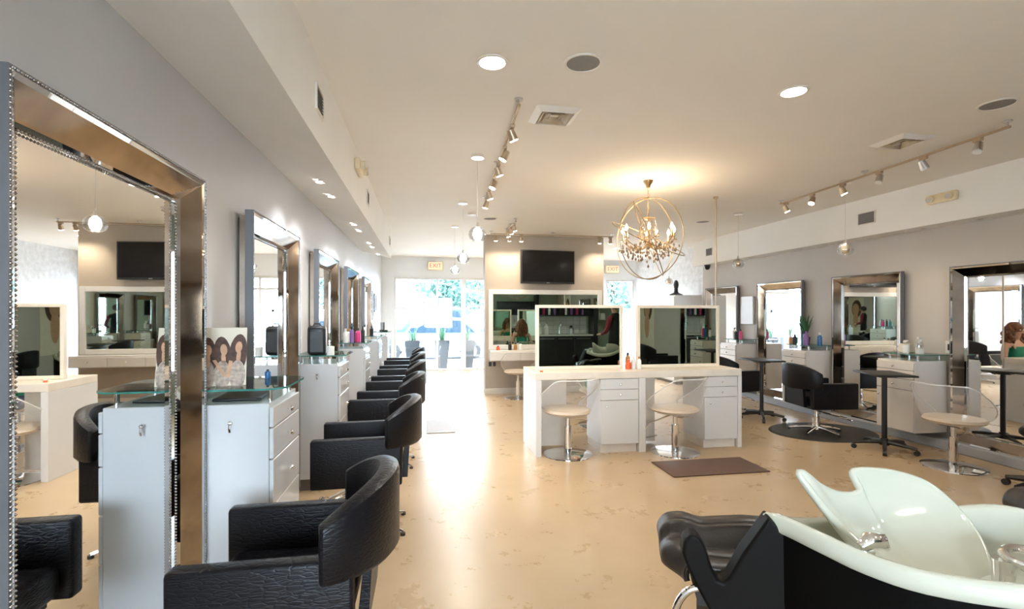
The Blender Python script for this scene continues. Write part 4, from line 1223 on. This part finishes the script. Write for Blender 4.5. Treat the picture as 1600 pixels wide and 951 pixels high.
MB().lathe([(0, -.003), (.16, -.003), (.16, .003), (0, .003)], 24, (0, 0, 0), 1, 1.2).build('back_plate', 'acrylic', t, loc=(0, -.23, .74), rot=(R(90), 0, 0))
for sx in (-1, 1):
    for sy in (-1, 1): MB().tube([(sx * .19, sy * .18, .43), (sx * .20, sy * .19, .2), (sx * .205, sy * .21, 0)], [.02, .016, .012], 8).build('leg', 'acrylic', t)
    MB().tube([(sx * .16, -.23, .70), (sx * .25, -.05, .67), (sx * .24, .12, .62), (sx * .21, .12, .45)], .012, 8).build('arm', 'acrylic', t)
dup(t, (1.12, 12.5, 0), R(185), 'clear louis-style chair by the shop window, right one')
t = thing('side_chair', 'black waiting chair at the left end of the shop window', 'chair', (-.55, 11.6, 0), R(-90))
MB().box(-.28, .28, -.26, .28, .28, .45, .03, 2).build('seat', 'croc', t)
MB().box(-.28, .28, -.34, -.24, .30, .95, .03, 2).build('backrest', 'croc', t)
for sx in (-1, 1):
    for sy in (-.28, .22): MB().cyl((sx * .24, sy, 0), (sx * .24, sy, .28), .015, n=8).build('leg', 'chrome', t)
t = thing('cash_register', 'small black terminal on the left cabinet nearest the window', 'terminal', (-.84, 10.05, ZS), R(-70))
MB().box(-.09, .09, -.03, .09, 0, .03, .006).build('foot', 'black_plastic', t)
MB().box(-.11, .11, .0, .02, .03, .18, .004).build('display', 'screen', t)
for i, (y, z, w_, h_, lab) in enumerate([(10.75, 1.66, .34, .60, 'tall black picture frame on the left wall near the window'), (11.25, 1.72, .34, .40, 'square black picture frame on the left wall near the window'), (10.75, 1.16, .26, .22, 'small pale picture frame under the tall black frame'), (11.2, 1.2, .28, .26, 'small white certificate under the square black frame')]):
    t = thing('picture_frame', lab, 'picture', (XL, y, z), R(-90), 'pictures on the left wall')
    fm = 'black_plastic' if i < 2 else 'white_lam'
    for (a, b, c, d) in ((-w_ / 2, w_ / 2, -h_ / 2, -h_ / 2 + .03), (-w_ / 2, w_ / 2, h_ / 2 - .03, h_ / 2), (-w_ / 2, -w_ / 2 + .03, -h_ / 2 + .03, h_ / 2 - .03), (w_ / 2 - .03, w_ / 2, -h_ / 2 + .03, h_ / 2 - .03)):
        MB().box(a, b, .0005, .025, c, d).build('frame_rail', fm, t)
    MB().box(-w_ / 2 + .03, w_ / 2 - .03, .0005, .012, -h_ / 2 + .03, h_ / 2 - .03).build('mount', 'white_plastic', t)
    if i == 0:
        for k in range(3): MB().box(-.09, .09, .012, .014, -.22 + k * .16, -.10 + k * .16).build('photo', 'photo_dark', t)
    else: MB().box(-w_ / 4, w_ / 4, .012, .014, -h_ / 4, h_ / 4).build('photo', 'photo_dark' if i < 2 else 'grey_mat', t)

# ------------------------------------------------------------------ kitchenette behind the camera (seen in the island mirror)
t = thing('kitchenette', 'black kitchenette counter on the sage wall, seen in the island mirror', 'cabinet', (3.05, YF, 0))
MB().box(0, 1.6, .002, .55, .08, .86, .004).build('base_cabinet', 'kitchen_black', t)
MB().box(-.01, 1.61, .002, .58, .86, .90, .004).build('counter', 'tile', t)
for k in range(3):
    d = MB().box(.01 + k * .53, .525 + k * .53, .551, .568, .10, .84, .003).build('door', 'kitchen_black', t)
    MB().box(.06 + k * .53, .48 + k * .53, .569, .58, .78, .79).build('handle', 'steel', d)
for r in range(4):
    for c in range(8):
        MB().box(c * .2 + .003, c * .2 + .197, .002, .012, .905 + r * .125, 1.025 + r * .125, .002).build('tile', 'tile', t)
MB().box(0, 1.6, .002, .32, 1.42, 1.45).box(0, 1.6, .002, .32, 1.98, 2.01).box(0, .03, .002, .32, 1.45, 1.98).box(1.57, 1.6, .002, .32, 1.45, 1.98).box(.03, 1.57, .002, .02, 1.45, 1.98).build('wall_shelf', 'kitchen_black', t)
MB().box(1.66, 1.78, .002, .5, 0, 2.3).build('end_panel', 'kitchen_black', t)
MB().tube(catmull([(.75, .12, .90), (.75, .12, 1.12), (.75, .18, 1.22), (.75, .28, 1.20), (.75, .30, 1.12)], 5), .013, 10).build('tap', 'chrome', t)
for k in range(9):
    bottle('bottle %s in the black wall shelf, seen in the island mirror' % ('first', 'second', 'third', 'fourth', 'fifth', 'sixth', 'seventh', 'eighth', 'ninth')[k], 3.16 + k * .165, YF + .17, 1.4505, random.uniform(.18, .3), .035, random.choice(['black_plastic', 'white_plastic', 'purple', 'amber', 'white_plastic', 'pink']), 'black_plastic', 0, 'bottles in the black wall shelf')
for k, x in enumerate((3.15, 3.36)):
    bottle(('left', 'right')[k] + ' white jug on the kitchenette counter', x, YF + .36, .9005, .30, .075, 'white_plastic', 'white_plastic', 0, 'white jugs on the kitchenette')
bottle('steel kettle on the kitchenette counter', 4.1, YF + .3, .9005, .24, .08, 'steel', 'black_plastic', 0, 'kitchenette things')
t = thing('wall_shelf', 'white wall shelf on the sage wall beside the kitchenette', 'shelf', (4.95, YF, 1.3))
MB().box(0, .75, .002, .25, .35, .375).box(0, .75, .002, .25, 0, .025).box(0, .025, .002, .25, .025, .35).box(.725, .75, .002, .25, .025, .35).build('box_shelf', 'white_lam', t)
MB().box(.08, .2, .05, .2, .026, .2).build('stacked_towels', 'white_plastic', t)
# poster on the right wall behind the camera
t = thing('portrait_poster', 'tall poster of a smiling face on the right wall behind the camera', 'poster', (XR, -1.6, 1.45), R(90))
MB().box(-.42, .42, .0005, .012, -.85, .75).build('panel', 'paper', t)
for (nm, cx, cz, rx, rz, mm, e) in (('printed_hair', .05, .25, .26, .40, 'print_hair', .0125), ('printed_face', .0, .22, .18, .27, 'print_skin', .0132), ('printed_neck', .0, -.25, .14, .36, 'print_skin', .0130)):
    m = MB(); m.poly([(cx + rx * math.cos(2 * math.pi * i / 24), e, cz + rz * math.sin(2 * math.pi * i / 24)) for i in range(24)]); m.build(nm, mm, t)


# ================================================================== PEOPLE
def person(name, label, nodes, edges, paint, mats, loc, rz):
    t = thing(name, label, 'person', loc, rz)
    names = list(nodes); idx = {k: i for i, k in enumerate(names)}
    me = bpy.data.meshes.new('body_cage')
    me.from_pydata([nodes[k][0] for k in names], [(idx[a], idx[b]) for a, b in edges], [])
    o = bpy.data.objects.new('body_cage', me); COL.objects.link(o)
    sk = o.modifiers.new('skin', 'SKIN'); sk.use_smooth_shade = True
    for k in names:
        v = me.skin_vertices[0].data[idx[k]]; r = nodes[k][1]
        v.radius = r if isinstance(r, tuple) else (r, r)
        v.use_root = (k == 'pelvis')
    sb = o.modifiers.new('sub', 'SUBSURF'); sb.levels = 2; sb.render_levels = 2
    dg = bpy.context.evaluated_depsgraph_get()
    m2 = bpy.data.meshes.new_from_object(o.evaluated_get(dg))
    bpy.data.objects.remove(o)
    m2.materials.clear()
    for mm in mats: m2.materials.append(M[mm])
    for p in m2.polygons: p.material_index = paint(p.center); p.use_smooth = True
    b = bpy.data.objects.new('body', m2); COL.objects.link(b); b.parent = t
    return t


def hand(nodes, edges, wrist, pos, d, palm_n, s):
    d = Vector(d).normalized(); n = Vector(palm_n).normalized(); side = d.cross(n).normalized() * s
    pos = Vector(pos)
    pk = wrist + '_palm'; nodes[pk] = (tuple(pos + d * .06), (.034, .018)); edges.append((wrist, pk))
    for i, (off, ln) in enumerate(((-.028, .065), (-.009, .078), (.010, .073), (.028, .058))):
        a, b2, c = '%s_f%da' % (wrist, i), '%s_f%db' % (wrist, i), '%s_f%dc' % (wrist, i)
        nodes[a] = (tuple(pos + d * .095 + side * off), .010); nodes[b2] = (tuple(pos + d * (.095 + ln * .55) + side * off + n * .012), .009); nodes[c] = (tuple(pos + d * (.095 + ln * .9) + side * off + n * .035), .0075)
        edges += [(pk, a), (a, b2), (b2, c)]
    nodes[wrist + '_t1'] = (tuple(pos + d * .055 - side * .042 + n * .012), .011); nodes[wrist + '_t2'] = (tuple(pos + d * .09 - side * .055 + n * .028), .0085)
    edges += [(pk, wrist + '_t1'), (wrist + '_t1', wrist + '_t2')]


def face(t, c, s=1.0, hairm='hair', long=True):
    c = Vector(c)      # head centre, facing +y
    for sx in (-1, 1):
        MB().ball(c + Vector((sx * .032, .088, .005)), .011, u=10, v=8).build('eye', 'white_plastic', t)
        MB().ball(c + Vector((sx * .032, .097, .005)), .005, u=8, v=6).build('iris', 'print_hair', t)
        MB().ball(c + Vector((sx * .083, .0, -.005)), .026, .35, .7, 1.0, 10, 8).build('ear', 'skin', t)
    MB().lathe([(0, -.022), (.016, -.014), (.012, 0), (.006, .03), (0, .036)], 8, c + Vector((0, .098, -.025)), 1, 1).build('nose', 'skin', t)
    MB().ball(c + Vector((0, .090, -.058)), .022, 1.0, .35, .30, 12, 6).build('mouth', 'red_cloth', t)
    MB().ball(c + Vector((0, -.018, .030)), .108, .94, 1.02, 1.0, 18, 14).build('hair_cap', hairm, t)


# woman seated behind the island, back to the partition (local +y is the way she faces: towards the camera side)
nd = {'pelvis': ((0, 0, .60), (.165, .12)), 'belly': ((0, .0, .76), (.125, .10)), 'chest': ((0, .0, .93), (.15, .105)), 'collar': ((0, -.01, 1.05), (.10, .07)), 'neck': ((0, .0, 1.13), .050), 'chin': ((0, .025, 1.20), (.062, .066)), 'head': ((0, .012, 1.28), (.080, .092)), 'crown': ((0, .0, 1.345), (.062, .072))}
ed = [('pelvis', 'belly'), ('belly', 'chest'), ('chest', 'collar'), ('collar', 'neck'), ('neck', 'chin'), ('chin', 'head'), ('head', 'crown')]
for s, n_ in ((-1, 'l'), (1, 'r')):
    nd.update({'sh' + n_: ((s * .165, -.01, 1.035), .055), 'el' + n_: ((s * .24, .02, .80), .042), 'wr' + n_: ((s * .15, .24, .74), .028),
               'hip' + n_: ((s * .09, .03, .58), .095), 'kn' + n_: ((s * .13, .40, .56), .065), 'an' + n_: ((s * .12, .36, .14), .042), 'to' + n_: ((s * .13, .50, .075), .034)})
    ed += [('collar', 'sh' + n_), ('sh' + n_, 'el' + n_), ('el' + n_, 'wr' + n_), ('pelvis', 'hip' + n_), ('hip' + n_, 'kn' + n_), ('kn' + n_, 'an' + n_), ('an' + n_, 'to' + n_)]
    hand(nd, ed, 'wr' + n_, (s * .15, .24, .74), (-s * .3, .9, -.1), (0, 0, -1), s)
def paintw(c):
    if .54 < c.z < 1.0 and abs(c.x) < .20 - .03 * max(0, c.z - .9) * 10 and c.y < .18: return 1
    if c.z <= .68 and not (abs(c.x) > .2 and c.z > .7): return 2 if c.z > .10 else 3
    return 0
pw = person('person', 'woman with long curly auburn hair in a green top seated behind the island', nd, ed, paintw, ['skin', 'green_cloth', 'jeans', 'black_cloth'], (2.28, 6.46, -.045), R(180))
face(pw, (0, .012, 1.275))
for k in range(46):
    a = random.uniform(R(150), R(390)); r = random.uniform(.07, .115)
    x, y = r * math.cos(a), r * .95 * math.sin(a) - .01
    L_ = random.uniform(.18, .36); ph = random.uniform(0, 6.28); sp = 1 + .45 * random.random()
    z0 = 1.35 - .05 * random.random()
    pts = [(x * (.7 + .3 * min(1, u * 3)) * (1 + (sp - 1) * u) + .016 * math.sin(ph + u * 14), y * (.7 + .3 * min(1, u * 3)) * (1 + (sp - 1) * u) + .016 * math.cos(ph + u * 14), z0 - L_ * u) for u in [i / 14 for i in range(15)]]
    MB().tube(pts, [.016 + .008 * math.sin(math.pi * i / 14) for i in range(15)], 6).build('hair_lock', 'hair', pw)

# person in black with burgundy sleeves standing at the right of the camera (seen in the island mirror)
nd = {'pelvis': ((0, 0, .95), (.155, .11)), 'belly': ((0, .0, 1.10), (.14, .10)), 'chest': ((0, .0, 1.28), (.165, .115)), 'collar': ((0, -.01, 1.42), (.11, .08)), 'neck': ((0, .0, 1.50), .054), 'chin': ((0, .025, 1.57), (.064, .07)), 'head': ((0, .012, 1.655), (.082, .095)), 'crown': ((0, 0, 1.72), (.062, .072))}
ed = [('pelvis', 'belly'), ('belly', 'chest'), ('chest', 'collar'), ('collar', 'neck'), ('neck', 'chin'), ('chin', 'head'), ('head', 'crown')]
for s, n_ in ((-1, 'l'), (1, 'r')):
    nd.update({'sh' + n_: ((s * .19, -.01, 1.40), .065), 'el' + n_: ((s * .27, .0, 1.12), .050), 'wr' + n_: ((s * .20, .20, 1.05), .034),
               'hip' + n_: ((s * .09, .0, .90), .095), 'kn' + n_: ((s * .10, .02, .50), .068), 'an' + n_: ((s * .11, -.01, .09), .045), 'to' + n_: ((s * .12, .14, .04), .036)})
    ed += [('collar', 'sh' + n_), ('sh' + n_, 'el' + n_), ('el' + n_, 'wr' + n_), ('pelvis', 'hip' + n_), ('hip' + n_, 'kn' + n_), ('kn' + n_, 'an' + n_), ('an' + n_, 'to' + n_)]
    hand(nd, ed, 'wr' + n_, (s * .20, .20, 1.05), (-s * .3, .9, .0), (0, 0, -1), s)
def paintm(c):
    if c.z > 1.50 or (c.y > .20 and .9 < c.z < 1.2): return 0
    if abs(c.x) > .175 and c.z > .95: return 2
    return 1
pm = person('person', 'person in black with burgundy sleeves, seen only in the island mirror', nd, ed, paintm, ['skin', 'black_cloth', 'red_cloth'], (4.02, .55, 0), R(150))
face(pm, (0, .012, 1.65), hairm='hair_dark')
